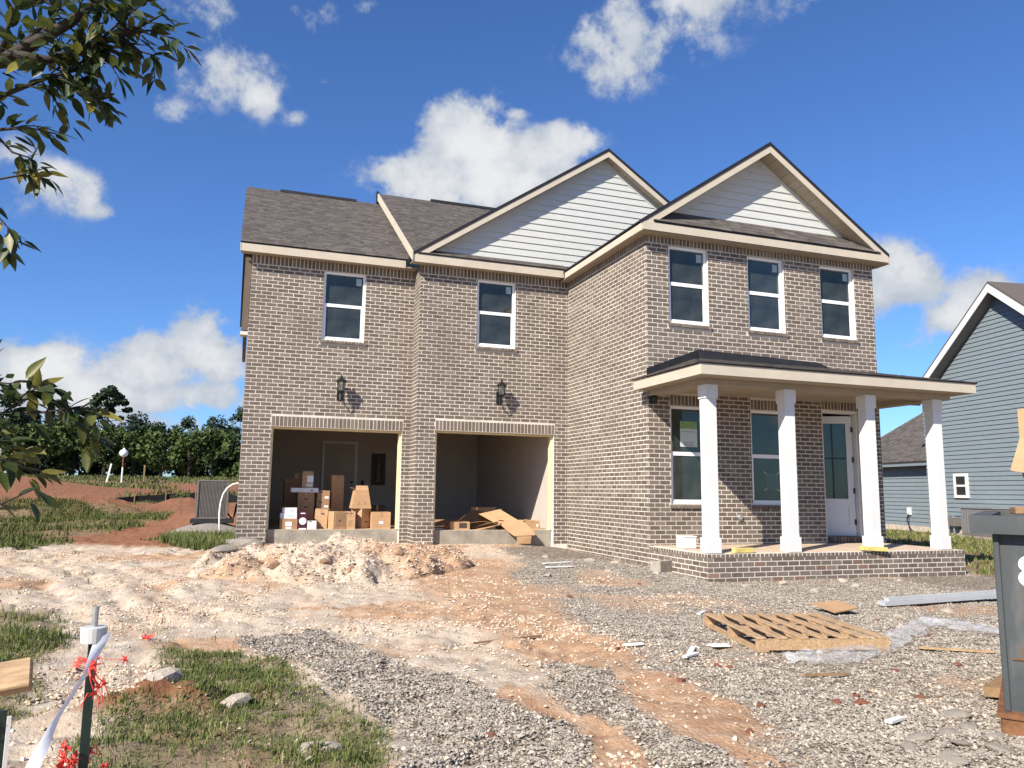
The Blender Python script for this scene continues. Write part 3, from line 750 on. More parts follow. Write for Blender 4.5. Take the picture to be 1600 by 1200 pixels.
MB().box(3.29, 3.37, GB - .02, GB - .003, 1.28, 1.40).obj('outlet_plate', 'ac_dark', house)

# ---- windows
def window(w, big=False, sticker=True):
    x0, x1, z0, z1, Y = w; y = Y + .055; F = .052
    m = MB()
    m.box(x0 + .004, x1 - .004, y, y + .07, z0 + .004, z0 + F).box(x0 + .004, x1 - .004, y, y + .07, z1 - F, z1 - .004)
    m.box(x0 + .004, x0 + F, y, y + .07, z0 + F, z1 - F).box(x1 - F, x1 - .004, y, y + .07, z0 + F, z1 - F)
    win = m.obj('window', 'vinyl', house)
    zm = (z0 + z1) / 2 + .02
    m = MB().box(x0 + F, x1 - F, y + .012, y + .062, zm - .035, zm + .035); m.obj('meeting_rail', 'vinyl', win)
    MB().box(x0 + F, x0 + F + .028, y + .018, y + .05, z0 + F, zm - .035).box(x1 - F - .028, x1 - F, y + .018, y + .05, z0 + F, zm - .035).box(x0 + F + .028, x1 - F - .028, y + .018, y + .05, z0 + F, z0 + F + .032).obj('lower_sash', 'vinyl', win)
    MB().box(x0 + F + .028, x1 - F - .028, y + .03, y + .036, z0 + F + .032, zm - .035).obj('pane', 'glass', win)
    MB().box(x0 + F, x1 - F, y + .042, y + .048, zm + .035, z1 - F).obj('pane', 'glass', win)
    if sticker: MB().box(x1 - F - .15, x1 - F - .03, y + .037, y + .040, z1 - F - .20, z1 - F - .04).obj('sticker', 'sticker', win)
    return win
wobjs = [window(w, sticker=(i < 5)) for i, w in enumerate(WINS)]
w = WINS[1]; m = MB()
for (a, b, c, d, e, f) in ((.12, 5.70, .40, 5.45, .42, 5.38), (.40, 5.45, .62, 5.22, .56, 5.20), (.30, 5.30, .55, 5.16, .50, 5.13), (.62, 5.22, .80, 5.40, .80, 5.36), (.10, 5.62, .22, 5.52, .16, 5.50)):
    m.prism([(w[0] + a, YB + .35, b), (w[0] + c, YB + .32, d), (w[0] + e, YB + .36, f)], (0, .004, 0))
m.obj('plastic_wrap', 'film', wobjs[1])['kind'] = 'stuff'
# notices taped inside the two porch windows
w = WINS[5]; yy = YC + .055 + .036; nx0 = w[0] + .26
pp = MB().box(nx0, nx0 + .37, yy, yy + .003, 2.02, 2.36).obj('notice', 'paper', wobjs[5])
MB().box(nx0, nx0 + .37, yy, yy + .003, 2.361, 2.50).obj('notice_header', 'paper_green', wobjs[5])
m = MB()
for z, a, b in ((2.30, .04, .31), (2.10, .06, .30), (2.07, .10, .26), (2.045, .08, .30)): m.box(nx0 + a, nx0 + b, yy - .003, yy - .001, z, z + .008)
m.obj('notice_print', 'ac_grille', wobjs[5])
w = WINS[6]
MB().prism([(w[0] + .36, YC + .086, 1.25), (w[0] + .65, YC + .086, 1.24), (w[0] + .655, YC + .086, 1.56), (w[0] + .365, YC + .086, 1.57)], (0, .003, 0)).obj('notice', 'paper', wobjs[6])
m = MB()
for (cx, cz, s) in ((.36, 1.57, -1), (.65, 1.56, 1), (.36, 1.25, 1), (.65, 1.24, -1)):
    m.prism([(w[0] + cx - .035, YC + .083, cz - .02 * s - .008), (w[0] + cx + .03, YC + .083, cz + .02 * s - .008), (w[0] + cx + .03, YC + .083, cz + .02 * s + .008), (w[0] + cx - .035, YC + .083, cz - .02 * s + .008)], (0, .002, 0))
m.obj('tape_strip', 'paper', wobjs[6])

# ---- front door: white frame, leaf ajar, hinges on the right
dx0, dx1, dz0, dz1 = DOOR; y = YC + .06
fr = MB().box(dx0 + .003, dx0 + .05, y, y + .15, dz0 - .02, dz1 - .05).box(dx1 - .05, dx1 - .003, y, y + .15, dz0 - .02, dz1 - .05).box(dx0 + .003, dx1 - .003, y, y + .15, dz1 - .05, dz1 - .004).obj('door_frame', 'door_white', house)
MB().box(dx0 + .003, dx1 - .003, YC + .04, y + .15, dz0 - .045, dz0 - .022).obj('threshold', 'ac_grille', fr)
LW = dx1 - dx0 - .115; LH = dz1 - dz0 - .07
dm = Matrix.Translation((dx1 - .055, y + .10, dz0 - .015)) @ Matrix.Rotation(math.radians(-24), 4, 'Z')
def leafpart(name, mbx, m, parent=None):
    o = mbx.mesh(name, m); o.transform(dm); return link(name, o, parent)
m = MB().box(-.13, 0, 0, .042, 0, LH).box(-LW, -LW + .13, 0, .042, 0, LH).box(-LW + .13, -.13, 0, .042, LH - .15, LH).box(-LW + .13, -.13, 0, .042, 0, .22).box(-LW + .13, -.13, 0, .042, .60, .74)
m.box(-LW + .13, -.13, .014, .028, .22, .60)
leaf = leafpart('front_door', m, 'door_white', house)
leafpart('door_panel', MB().box(-LW + .17, -.17, .004, .014, .26, .56), 'door_white', leaf)
leafpart('pane', MB().box(-LW + .13, -.13, .018, .024, .74, LH - .15), 'glass', leaf)
leafpart('muntin', MB().box(-LW / 2 - .012, -LW / 2 + .012, .008, .032, .74, LH - .15).box(-LW + .13, -LW / 2 - .012, .008, .032, 1.55, 1.575).box(-LW / 2 + .012, -.13, .008, .032, 1.55, 1.575), 'black_metal', leaf)
for z in (.22, .85, 1.48, 2.1): leafpart('hinge', MB().box(-.03, .018, -.012, .0, z, z + .11), 'black_metal', leaf)
leafpart('weatherstrip', MB().box(.002, .012, -.002, .03, .0, LH), 'black_metal', leaf)

# ---- porch: slab, columns, beam, hip roof
MB().box(XC + .0045, XPR - .006, YP + .0045, YC + .02, ZPB - .1, ZP - .004).obj('porch_base', 'mortar', house)
MB().box(XC + .10, XPR - .10, YP + .10, YC - .006, ZP - .02, ZP + .006).obj('porch_slab', 'slab', house)
cxs = [7.195, 8.745, 10.475, 12.02]
CY = 10.82
for cx in cxs:
    s = .099
    c = MB().bbox(cx - s, cx + s, CY - s, CY + s, ZP + .24, 2.70, .006).obj('column', 'white_paint', house)
    MB().bbox(cx - s - .022, cx + s + .022, CY - s - .022, CY + s + .022, ZP + .004, ZP + .245, .006).obj('column_base', 'white_paint', c)
    MB().bbox(cx - s - .019, cx + s + .019, CY - s - .019, CY + s + .019, 2.695, 2.925, .006).obj('capital', 'white_paint', c)
RZ = 3.02; RX0, RX1, RY0 = 6.74, 12.51, 10.30
MB().box(7.06, 12.36, 10.72, 10.97, 2.925, RZ).obj('porch_beam', 'soffit', house)
for bx_ in (7.06, 12.11): MB().box(bx_, bx_ + .25, 10.972, YC - .003, 2.925, RZ).obj('porch_beam', 'soffit', house)
MB().box(RX0 + .02, RX1 - .02, RY0 + .02, YC - .004, RZ + .002, RZ + .03).obj('porch_soffit', 'soffit', house)
MB().box(RX0, RX1, RY0 - .0, RY0 + .02, RZ - .005, RZ + .165).box(RX0, RX0 + .02, RY0 + .02, YC - .003, RZ - .005, RZ + .165).box(RX1 - .02, RX1, RY0 + .02, YC - .003, RZ - .005, RZ + .165).obj('porch_fascia', 'trim', house)

SHING = []
def clip_range(poly, v):
    us = []; n = len(poly)
    for i in range(n):
        (a, b), (c, d) = poly[i], poly[(i + 1) % n]
        if (b - v) * (d - v) <= 0 and abs(d - b) > 1e-9: us.append(a + (c - a) * (v - b) / (d - b))
        elif abs(d - b) < 1e-9 and abs(b - v) < 1e-9: us += [a, c]
    return (min(us), max(us)) if len(us) > 1 else None
def shingles(O, U, V, poly, expo=.125, over=.012):
    O = Vector(O); U = Vector(U).normalized(); V = Vector(V).normalized(); Nn = U.cross(V)
    if Nn.z < 0: Nn = -Nn
    vmin = min(p[1] for p in poly); vmax = max(p[1] for p in poly); r = 0; v = vmin
    while v < vmax - .01:
        v1 = min(v + expo, vmax)
        a = clip_range(poly, v + 1e-4); b = clip_range(poly, v1 - 1e-4)
        if a and b:
            u = min(a[0], b[0]) - random.uniform(0, .25); end = max(a[1], b[1])
            while u < end:
                w = random.choice((.08, .11, .15, .20, .26)); e = u + w
                p0, p1 = max(u + .002, a[0]), min(e - .002, a[1]); q0, q1 = max(u + .002, b[0]), min(e - .002, b[1])
                if p1 - p0 > .01 and q1 - q0 > .005 or q1 - q0 > .01 and p1 - p0 > .005:
                    t = random.choice((.006, .007, .009, .010))
                    lo = O + V * (v - over); hi = O + V * (v1 + .004)
                    SHING.append(([lo + U * p0 + Nn * t, lo + U * p1 + Nn * t, hi + U * q1 + Nn * .003, hi + U * q0 + Nn * .003, lo + U * p0 - Nn * .004, lo + U * p1 - Nn * .004], Nn))
                u = e
        v = v1; r += 1
def slab(name, pts, m, t=.03, parent=None):
    return MB().prism(pts, (0, 0, -t)).obj(name, m, parent or house)
PZ = RZ + .185                                 # porch eave top
PS = (3.70 - PZ) / (YC - RY0)
hx0 = RX0 - .02; hx1 = RX1 + .02; hy = RY0 - .02
wallz = PZ + PS * (YC - hy)
hl = hx0 + (YC - hy) * .62; hr = hx1 - (YC - hy) * .62
slab('porch_roof_deck', [(hx0, hy, PZ), (hx1, hy, PZ), (hr, YC - .003, wallz), (hl, YC - .003, wallz)], 'drip_edge', .018)
slab('porch_roof_deck', [(hx0, hy + .003, PZ - .001), (hl, YC - .003, wallz - .002), (hx0, YC - .003, PZ - .001)], 'drip_edge', .018)
slab('porch_roof_deck', [(hx1, hy + .003, PZ - .001), (hx1, YC - .003, PZ - .001), (hr, YC - .003, wallz - .002)], 'drip_edge', .018)
Vp = Vector((0, 1, PS)); lp = Vp.length
L1 = (YC - hy) * lp
shingles((hx0, hy, PZ + .004), UX, Vp, [(0, 0), (hx1 - hx0, 0), (hr - hx0, L1 - .05), (hl - hx0, L1 - .05)])
Vl = Vector((hl - hx0, 0, wallz - PZ)); Vr = Vector((-(hx1 - hr), 0, wallz - PZ)); ll = Vl.length
shingles((hx0, YC, PZ + .004), (0, -1, 0), Vl, [(.0, 0), (YC - hy, 0), (.05, ll - .05), (0.0, ll - .05)])
shingles((hx1, hy, PZ + .004), (0, 1, 0), Vr, [(0, 0), (YC - hy, 0), (YC - hy, ll - .05), (YC - hy - .05, ll - .05)])
# black roofing felt turned up the wall above the porch roof
m = MB().prism([(XC - .006, YC - .012, PZ + .10), (hl, YC - .012, wallz - .03), (hl + .02, YC - .012, wallz + .17), (XC - .006, YC - .012, PZ + .24)], (0, .010, 0))
m.prism([(hl + .02, YC - .013, wallz - .03), (hr - .1, YC - .013, wallz - .03), (hr + .05, YC - .013, wallz + .03), (hr - .25, YC - .013, wallz + .11), (hl + .02, YC - .013, wallz + .17)], (0, .010, 0))
m.prism([(hl, YC - .09, wallz - .02), (hr - .1, YC - .09, wallz - .02), (hr - .12, YC - .014, wallz + .10), (hl, YC - .014, wallz + .15)], (0, 0, -.01))
m.obj('wall_flashing', 'felt', house)

# ---- main roofs
def rake(name, p0, p1, depth, thick, m):
    """sloping board along p0-p1, hanging down by depth, running back by thick in +Y"""
    p0, p1 = Vector(p0), Vector(p1); d = Vector((0, 0, -depth))
    return MB().prism([p0, p1, p1 + d, p0 + d], (0, thick, 0)).obj(name, m, house)
# left section, ridge along X
SA = (9.15 - 6.255) / (21.05 - 16.55); SB = (9.465 - 6.255) / (21.05 - 15.95)
EA = 6.255
XA0 = -.25
slab('roof_deck', [(XA0, 16.55, EA), (3.6, 16.55, EA), (3.6, 21.05, EA + SA * 4.50), (XA0, 21.05, EA + SA * 4.50)], 'drip_edge', .03)
slab('roof_deck', [(XA0, 21.05, EA + SA * 4.50), (3.6, 21.05, EA + SA * 4.50), (3.6, 25.6, EA), (XA0, 25.6, EA)], 'roof_deck', .03)
VA = Vector((0, 1, SA)); shingles((XA0, 16.54, EA + .003), UX, VA, [(0, 0), (3.5 - XA0, 0), (3.5 - XA0, 4.50 * VA.length), (0, 4.50 * VA.length)])
XBr = 3.265
ZR = EA + SB * 5.10
slab('roof_deck', [(XBr, 15.95, EA), (XBr, 21.05, ZR), (8.1, 21.05, ZR)], 'drip_edge', .03)
slab('roof_deck', [(XBr, 21.05, ZR), (XBr, 26.2, EA), (8.1, 21.05, ZR)], 'roof_deck', .03)
VB = Vector((0, 1, SB)); lb = VB.length; shingles((XBr, 15.955, EA + .004), UX, VB, [(0, 0), (.001, 0), (4.85, 5.095 * lb), (0, 5.095 * lb)])
# cream rake board on the step between the two roofs
MB().prism([(XBr - .02, 15.93, EA + .015), (XBr - .02, 21.05, ZR + .015), (XBr - .02, 21.05, ZR - .19), (XBr - .02, 15.93, EA - .185)], (.03, 0, 0)).obj('rake_board', 'trim', house)
MB().prism([(XBr - .05, 21.0, ZR + .05), (XBr + .02, 21.0, ZR + .05), (XBr + .02, 21.0, ZR - .3), (XBr - .05, 21.0, ZR - .3)], (0, .12, 0)).obj('ridge_cap', 'drip_edge', house)
# ridge vents
for (a, b, yy, z) in ((.61, 2.65, 21.05, EA + SA * 4.50), (4.77, 7.6, 21.05, ZR)):
    MB().prism([(a, yy - .13, z - .05), (a, yy + .13, z - .05), (a, yy + .11, z + .026), (a, yy - .11, z + .026)], (b - a, 0, 0)).obj('ridge_vent', 'felt', house)
# left end rake of section A
MB().prism([(XA0 - .0, 16.55, EA - .032), (XA0, 21.05, EA + SA * 4.50 - .032), (XA0, 21.05, EA + SA * 4.50 - .22), (XA0, 16.55, EA - .20)], (.02, 0, 0)).obj('rake_board', 'trim', house)
MB().prism([(0.02, YA + .05, 6.0), (0.02, 25.9, 6.0), (0.02, 21.05, 9.05)], (.05, 0, 0)).obj('gable_siding', 'siding_brown', house)
# eave fascia + soffit, section A and B
MB().box(XA0 + .02, XBr - .024, 16.555, 16.577, EA - .20, EA - .032).obj('fascia', 'trim', house)
MB().box(XA0 + .02, XBr + .24, 16.58, YA - .004, EA - .185, EA - .165).obj('soffit', 'soffit', house)
GE = 6.80  # left eave line of the front gable
MB().box(XBr + .012, GE + .02, 15.955, 15.977, EA - .205, EA - .032).obj('fascia', 'trim', house)
MB().box(XBr + .012, GE + .02, 15.98, YB - .004, EA - .19, EA - .17).obj('soffit', 'soffit', house)
# gable B (ridge along Y)
PBX, PBZ = 7.98, 9.40; SG = (PBZ - EA) / (PBX - XBr); XBR = PBX * 2 - XBr
YFB = 15.95
for s, xe in ((-1, XBr), (1, XBR)):
    MB().prism([(xe, YFB, EA), (PBX, YFB, PBZ), (PBX, YFB, PBZ - .075), (xe, YFB, EA - .075)], (0, YBACK - YFB + .2, 0)).obj('roof_deck', 'drip_edge', house)
    rake('rake_board', (xe + s * .0, YFB + .012, EA - .077), (PBX, YFB + .012, PBZ - .077), .14, .02, 'trim')
    # soffit boards under the rake
    n = 26; dx = (PBX - xe) / n
    for i in range(n):
        xa, xb = xe + dx * i, xe + dx * (i + .96)
        za, zb = EA - .20 + abs(xa - xe) * SG, EA - .20 + abs(xb - xe) * SG
        MB().prism([(xa, YFB + .034, za), (xb, YFB + .034, zb), (xb, YFB + .034, zb + .012), (xa, YFB + .034, za + .012)], (0, YB - YFB - .034, 0)).obj('soffit_panel', 'soffit', house)
    nb = MB().prism([(xe - s * .42, YB - .02, EA - .20 + .42 * SG), (PBX, YB - .02, PBZ - .20), (PBX, YB - .02, PBZ - .33), (xe - s * .55, YB - .02, EA - .33 + .55 * SG)], (0, .018, 0)).obj('frieze_board', 'siding_pale', house)
def siding(name, Yw, px, pz, sl, zb, expo, m, xmin=-99, xmax=99, parent=None, th=.022):
    """lap boards filling a gable triangle below the rake soffit"""
    z = zb; k = 0
    while z < pz - .02:
        z1 = min(z + expo, pz - .005)
        w0 = (pz - z) / sl; w1 = max((pz - z1) / sl, 0)
        a0, b0, a1, b1 = max(px - w0, xmin), min(px + w0, xmax), max(px - w1, xmin), min(px + w1, xmax)
        MB().add([(a0, Yw - th, z), (b0, Yw - th, z), (b1, Yw - .001, z1 + .012), (a1, Yw - .001, z1 + .012), (a0, Yw + .01, z), (b0, Yw + .01, z), (b1, Yw + .01, z1 + .012), (a1, Yw + .01, z1 + .012)],
                 [(0, 1, 2, 3), (4, 7, 6, 5), (0, 4, 5, 1), (0, 3, 7, 4), (1, 5, 6, 2), (3, 2, 6, 7)]).obj(name, m, parent or house)
        z = z1
siding('siding_board', YB, PBX, PBZ - .22, SG, 6.38, .162, 'siding_pale')
# skirt roof of gable B
SKB = .60
slab('skirt_deck', [(XBr + .1, 15.94, EA - .005), (GE + .3, 15.94, EA - .005), (GE + .3, YB - .013, EA + SKB * .255), (XBr + .4, YB - .013, EA + SKB * .255)], 'drip_edge', .02)
VK = Vector((0, 1, SKB)); shingles((XBr + .1, 15.94, EA + .0), UX, VK, [(.0, 0), (GE - XBr, 0), (GE - XBr, (.265 * VK.length)), (.45, (.265 * VK.length))], .13)
# front gable C
PCX, PCZ = 9.755, 8.225; XCL, XCRr = GE, 12.69; EC = 6.215; SC = (PCZ - EC) / (PCX - XCL); YFC = 12.25; YWC = 12.64
for s, xe, yb in ((-1, XCL, YB - .015), (1, XCRr, YFB - .03)):
    MB().prism([(xe, YFC, EC), (PCX, YFC, PCZ), (PCX, YFC, PCZ - .075), (xe, YFC, EC - .075)], (0, yb - YFC, 0)).obj('roof_deck', 'drip_edge', house)
    rake('rake_board', (xe, YFC + .012, EC - .077), (PCX, YFC + .012, PCZ - .077), .145, .02, 'trim')
    n = 18; dx = (PCX - xe) / n
    for i in range(n):
        xa, xb = xe + dx * i, xe + dx * (i + .96)
        za, zb = EC - .215 + abs(xa - xe) * SC, EC - .215 + abs(xb - xe) * SC
        MB().prism([(xa, YFC + .034, za), (xb, YFC + .034, zb), (xb, YFC + .034, zb + .012), (xa, YFC + .034, za + .012)], (0, YWC - YFC - .034, 0)).obj('soffit_panel', 'soffit', house)
    MB().prism([(xe - s * .6, YWC - .02, EC - .215 + .6 * SC), (PCX, YWC - .02, PCZ - .215), (PCX, YWC - .02, PCZ - .34), (xe - s * .7, YWC - .02, EC - .34 + .7 * SC)], (0, .018, 0)).obj('frieze_board', 'siding_pale', house)
siding('siding_board', YWC, PCX, PCZ - .235, SC, 6.56, .162, 'siding_pale')
SKC = .95
slab('skirt_deck', [(XCL + .24, YFC - .012, EC - .002), (XCRr - .24, YFC - .012, EC - .002), (XCRr - .64, YWC - .013, EC + SKC * .385), (XCL + .64, YWC - .013, EC + SKC * .385)], 'drip_edge', .02)
VK = Vector((0, 1, SKC)); wk = XCRr - XCL - .48
shingles((XCL + .24, YFC - .012, EC + .004), UX, VK, [(0, 0), (wk, 0), (wk - .40, .40 * VK.length), (.40, .40 * VK.length)], .14)
# fascia of C: front (between the rakes) and the left eave
MB().box(XCL + .02, XCRr - .02, YFC + .005, YFC + .012, EC - .19, EC - .035).obj('fascia', 'trim', house)
MB().box(XCL + .02, XCRr - .02, YFC + .034, YC - .004, EC - .205, EC - .19).obj('soffit', 'soffit', house)
MB().box(XCL - .0, XCL + .02, YFC + .034, YB - .35, EC - .205, EC - .036).obj('fascia', 'trim', house)
MB().box(XCL + .022, XC - .004, YC, YB - .004, EC - .205, EC - .19).obj('soffit', 'soffit', house)
MB().box(XCRr - .02, XCRr, YFC + .034, YB - .35, EC - .205, EC - .036).obj('fascia', 'trim', house)

def shscore(s):
    c = (s[0][0] + s[0][2]) / 2 - CAM; d = c.dot(FW)
    u = 800 + FPX * c.dot(RT) / d; v = 600 - FPX * c.dot(UP) / d
    if not (0 < u < 1600 and 0 < v < 1200): return -1
    return max(-1, -(c.normalized().dot(s[1]))) * (s[0][1] - s[0][0]).length * (s[0][2] - s[0][1]).length / d ** 2
order = sorted(range(len(SHING)), key=lambda i: -shscore(SHING[i])); sel = set(order[:300])
vb, fb = [], []
SF = [(0, 1, 2, 3), (4, 5, 1, 0), (4, 0, 3, 3), (5, 2, 1, 1)]
for i, (p, Nn) in enumerate(SHING):
    if i in sel:
        me = bpy.data.meshes.new('shingle'); me.from_pydata([tuple(q) for q in p], [], [(0, 1, 2, 3), (4, 5, 1, 0), (4, 0, 3), (5, 2, 1)]); me.materials.append(M['shingle_one']); link('shingle', me, house)
    else:
        n = len(vb); vb += [tuple(q) for q in p]; fb += [(n, n + 1, n + 2), (n, n + 2, n + 3), (n + 4, n + 5, n + 1), (n + 4, n + 1, n), (n + 4, n, n + 3), (n + 5, n + 2, n + 1)]
np_mesh('shingle_field', np.array(vb), np.array(fb), 'shingle_mix', house, kind='stuff')

# round junction cover on the porch wall, conduit stub
jb = MB().lathe([(0, .012), (.055, .012), (.055, .03), (.042, .04), (0, .04)], (0, 0, 0), 18).obj('junction_cover', 'galvanised', house, smooth=False)
jb.matrix_basis = Matrix.Translation((8.97, YC, .72)) @ Matrix.Rotation(math.pi / 2, 4, 'X')

# ------------------------------------------------------------------ wall lanterns
def lantern(label, x, y, z, sc=1.0):
    t = thing('wall_lantern', label, 'lantern', (x, y, z), 'black lanterns on the house walls')
    L = lambda mb, n, m, p=t: mb.obj(n, m, p, local=True)
    s = sc
    L(MB().bbox(-.055 * s, .055 * s, -.022 * s, -.002, -.16 * s, .06 * s, .008 * s), 'backplate', 'black_metal')
    L(MB().tube([(0, -.02, -.05 * s), (0, -.07 * s, -.17 * s), (0, -.14 * s, -.19 * s), (0, -.17 * s, -.13 * s), (0, -.165 * s, -.06 * s)], .011 * s, 8).lathe([(0, -.075), (.03 * s, -.06), (.05 * s, -.03), (.055 * s, -.012), (0, -.012)], (0, -.165 * s, 0), 12), 'bracket', 'black_metal')
    cage = MB()
    for k in range(6):
        a = k * math.pi / 3; cage.tube([(.05 * s * math.cos(a), -.165 * s + .05 * s * math.sin(a), -.012), (.072 * s * math.cos(a), -.165 * s + .072 * s * math.sin(a), .15 * s)], .0055 * s, 5)
    L(cage, 'cage', 'black_metal')
    L(MB().lathe([(.045 * s, -.01), (.066 * s, .148 * s)], (0, -.165 * s, 0), 6), 'glass_shade', 'lamp_glass')
    L(MB().lathe([(0, .0), (.018 * s, .0), (.018 * s, .06 * s), (.012 * s, .09 * s), (0, .1 * s)], (0, -.165 * s, 0), 8), 'bulb', 'globe')
    L(MB().lathe([(.0, .148 * s), (.095 * s, .148 * s), (.097 * s, .16 * s), (.05 * s, .205 * s), (.022 * s, .225 * s), (.022 * s, .24 * s), (.01 * s, .25 * s), (.012 * s, .268 * s), (0, .28 * s)], (0, -.165 * s, 0), 12), 'roof_cap', 'black_metal')
    return t
lantern('black wall lantern above the left garage bay full of boxes', 1.95, YA - .002, 3.24, 1.22)
lantern('black wall lantern above the right garage bay beside the inside corner', 5.36, YB - .002, 3.27, 1.22)
pl = thing('wall_lantern', 'small black lantern on the brick edge under the porch roof', 'lantern', (XC + .10, YC - .002, 2.86), 'black lanterns on the house walls')
MB().bbox(-.05, .05, -.03, -.002, -.08, .09, .006).obj('backplate', 'black_metal', pl, local=True)
MB().lathe([(0, -.05), (.05, -.04), (.06, .05), (.08, .055), (.03, .1), (0, .12)], (0, -.09, -.02), 8).obj('lamp_head', 'black_metal', pl, local=True)

# ------------------------------------------------------------------ cartons in the left bay
def carton(label, x0, x1, y0, dep, z0, z1, m='carton', rot=0.0, open_=False, tilt=0.0, lab=None, dark=False, taper=0.0, name='cardboard_box', cat='box', group='boxes stacked in the left garage bay'):
    cx, cy = (x0 + x1) / 2, y0 + dep / 2; w = (x1 - x0) / 2; d = dep / 2; h = z1 - z0
    t = thing(name, label, cat, (cx, cy, z0), group, rot); t.rotation_euler = (0, tilt, rot)
    L = lambda mb, n, mm, p=t: mb.obj(n, mm, p, local=True)
    wt = w - taper
    e = .004
    if open_:
        b = MB()
        b.prism([(-w, -d, 0), (w, -d, 0), (wt, -d, h), (-wt, -d, h)], (0, e, 0)).prism([(-w, d - e, 0), (w, d - e, 0), (wt, d - e, h), (-wt, d - e, h)], (0, e, 0))
        b.prism([(-w, -d + e, 0), (-w, d - e, 0), (-wt, d - e, h), (-wt, -d + e, h)], (e, 0, 0)).prism([(w - e, -d + e, 0), (w - e, d - e, 0), (wt - e, d - e, h), (wt - e, -d + e, h)], (e, 0, 0))
        b.prism([(-w + e, -d + e, .002), (w - e, -d + e, .002), (w - e, d - e, .002), (-w + e, d - e, .002)], (0, 0, e))
        body = L(b, 'body', m)
        fl = min(.11, d * .9)
        L(MB().prism([(-wt, -d, h), (wt, -d, h), (wt - .01, -d + fl * .35, h + fl * .85), (-wt + .01, -d + fl * .35, h + fl * .85)], (0, .004, 0)), 'flap', m)
        L(MB().prism([(-wt, -d + .01, h), (-wt, d - .01, h), (-wt - fl * .7, d - .02, h + fl * .45), (-wt - fl * .7, -d + .02, h + fl * .45)], (0, 0, .004)), 'flap', m)
        L(MB().prism([(wt, -d + .01, h), (wt, d - .01, h), (wt - fl * .3, d - .02, h + fl * .8), (wt - fl * .3, -d + .02, h + fl * .8)], (.004, 0, 0)), 'flap', m)
    else:
        body = L(MB().prism([(-w, -d, 0), (w, -d, 0), (wt, -d, h), (-wt, -d, h)], (0, 2 * d, 0)), 'body', m)
        if m != 'carton_white' and m != 'carton_maroon':
            L(MB().box(-.025, .025, -d - .0015, -d - .0002, h * .72, h - .001).box(-.025, .025, -d - .001, d, h + .0003, h + .0012), 'packing_tape', 'tape')
    for (a0, a1, c0, c1, mm) in (lab or ()):
        L(MB().box(-w + a0 * 2 * w, -w + a1 * 2 * w, -d - .003, -d - .0006, c0 * h, c1 * h), 'printed_label', mm)
    return t
carton('brown carton at far left front of the stack, carrying white boxes', .86, 1.215, 17.05, .45, ZG, .52, 'carton_dark', lab=[(.32, .68, .30, .72, 'print_white'), (.34, .66, .05, .22, 'print_white')])
carton('lower of two white boxes on the far left carton', .865, 1.20, 17.07, .32, .522, .635, 'carton_white', lab=[(.45, .8, .3, .7, 'paper')])
carton('upper of two white boxes on the far left carton', .90, 1.19, 17.08, .30, .637, .75, 'carton_white', rot=.04, lab=[(.5, .8, .3, .6, 'paper')])
mb3 = carton('maroon box with a round white picture on the slab edge', 1.228, 1.415, 17.04, .22, ZG, .675, 'carton_maroon', lab=[(.25, .75, .86, .92, 'print_white'), (.1, .9, .0, .06, 'print_white')])
o = MB().lathe([(0, 0), (.075, 0), (.075, .002), (0, .002)], (0, 0, 0), 24).obj('printed_disc', 'print_white', mb3, local=True); o.location = (0, -.1135, .17); o.rotation_euler = (math.pi / 2, 0, 0)
carton('small white box between the maroon box and a leaning carton', 1.42, 1.605, 17.03, .2, ZG, .478, 'carton_white', lab=[(.2, .45, .88, .97, 'print_dark'), (.4, .8, .08, .2, 'paper'), (.1, .25, .5, .6, 'paper')])
carton('lower tall brown carton behind the maroon box', 1.24, 1.585, 17.62, .36, ZG, .85, 'carton_dark', lab=[(.42, .6, .80, .86, 'print_dark')])
carton('upper brown carton under the flat white box', 1.24, 1.585, 17.62, .36, .852, 1.07, 'carton_dark', lab=[(.42, .6, .25, .38, 'print_dark')])
carton('flat white box lying across the top of the brown cartons', 1.09, 1.67, 17.58, .42, 1.072, 1.165, 'carton_white', rot=-.03, lab=[(.72, .8, .3, .6, 'ac_grille')])
carton('open topped small carton with white label, highest on the left stack', 1.315, 1.555, 17.62, .25, 1.168, 1.44, 'carton', open_=True, lab=[(.42, .97, .45, .98, 'print_white'), (.35, .95, .1, .35, 'paper')])
carton('carton with dark slot leaning back between white box and tall cartons', 1.61, 1.885, 17.25, .28, ZG, .72, 'carton', rot=-.30, tilt=.05, lab=[(.5, .74, .72, .80, 'print_dark')])
carton('lower of two labelled cartons in the middle of the stack', 1.645, 1.915, 17.62, .3, .722, .915, 'carton_dark', lab=[(.60, .92, .12, .36, 'print_white'), (.12, .45, .68, .82, 'print_dark')])
carton('upper of two labelled cartons in the middle of the stack', 1.65, 1.92, 17.62, .3, .917, 1.115, 'carton_dark', lab=[(.60, .92, .12, .36, 'print_white'), (.12, .45, .76, .88, 'print_dark')])
carton('plain carton under the two labelled cartons', 1.63, 1.93, 17.60, .34, ZG, .72, 'carton_dark')
carton('lower of the two tall narrow cartons before the inner door', 1.95, 2.235, 17.95, .3, ZG, 1.08, 'carton', rot=.25, lab=[(.2, .8, .35, .65, 'tape')])
carton('upper of the two tall narrow cartons before the inner door', 1.95, 2.235, 17.95, .3, 1.082, 1.46, 'carton', rot=.22, lab=[(.35, .42, .9, .95, 'print_dark'), (.6, .67, .9, .95, 'print_dark')])
carton('front carton turned at an angle, hanging over the slab edge', 1.90, 2.18, 16.99, .27, ZG, .675, 'carton', rot=.33, lab=[(.2, .85, .2, .9, 'tape'), (.42, .6, .42, .5, 'print_dark')])
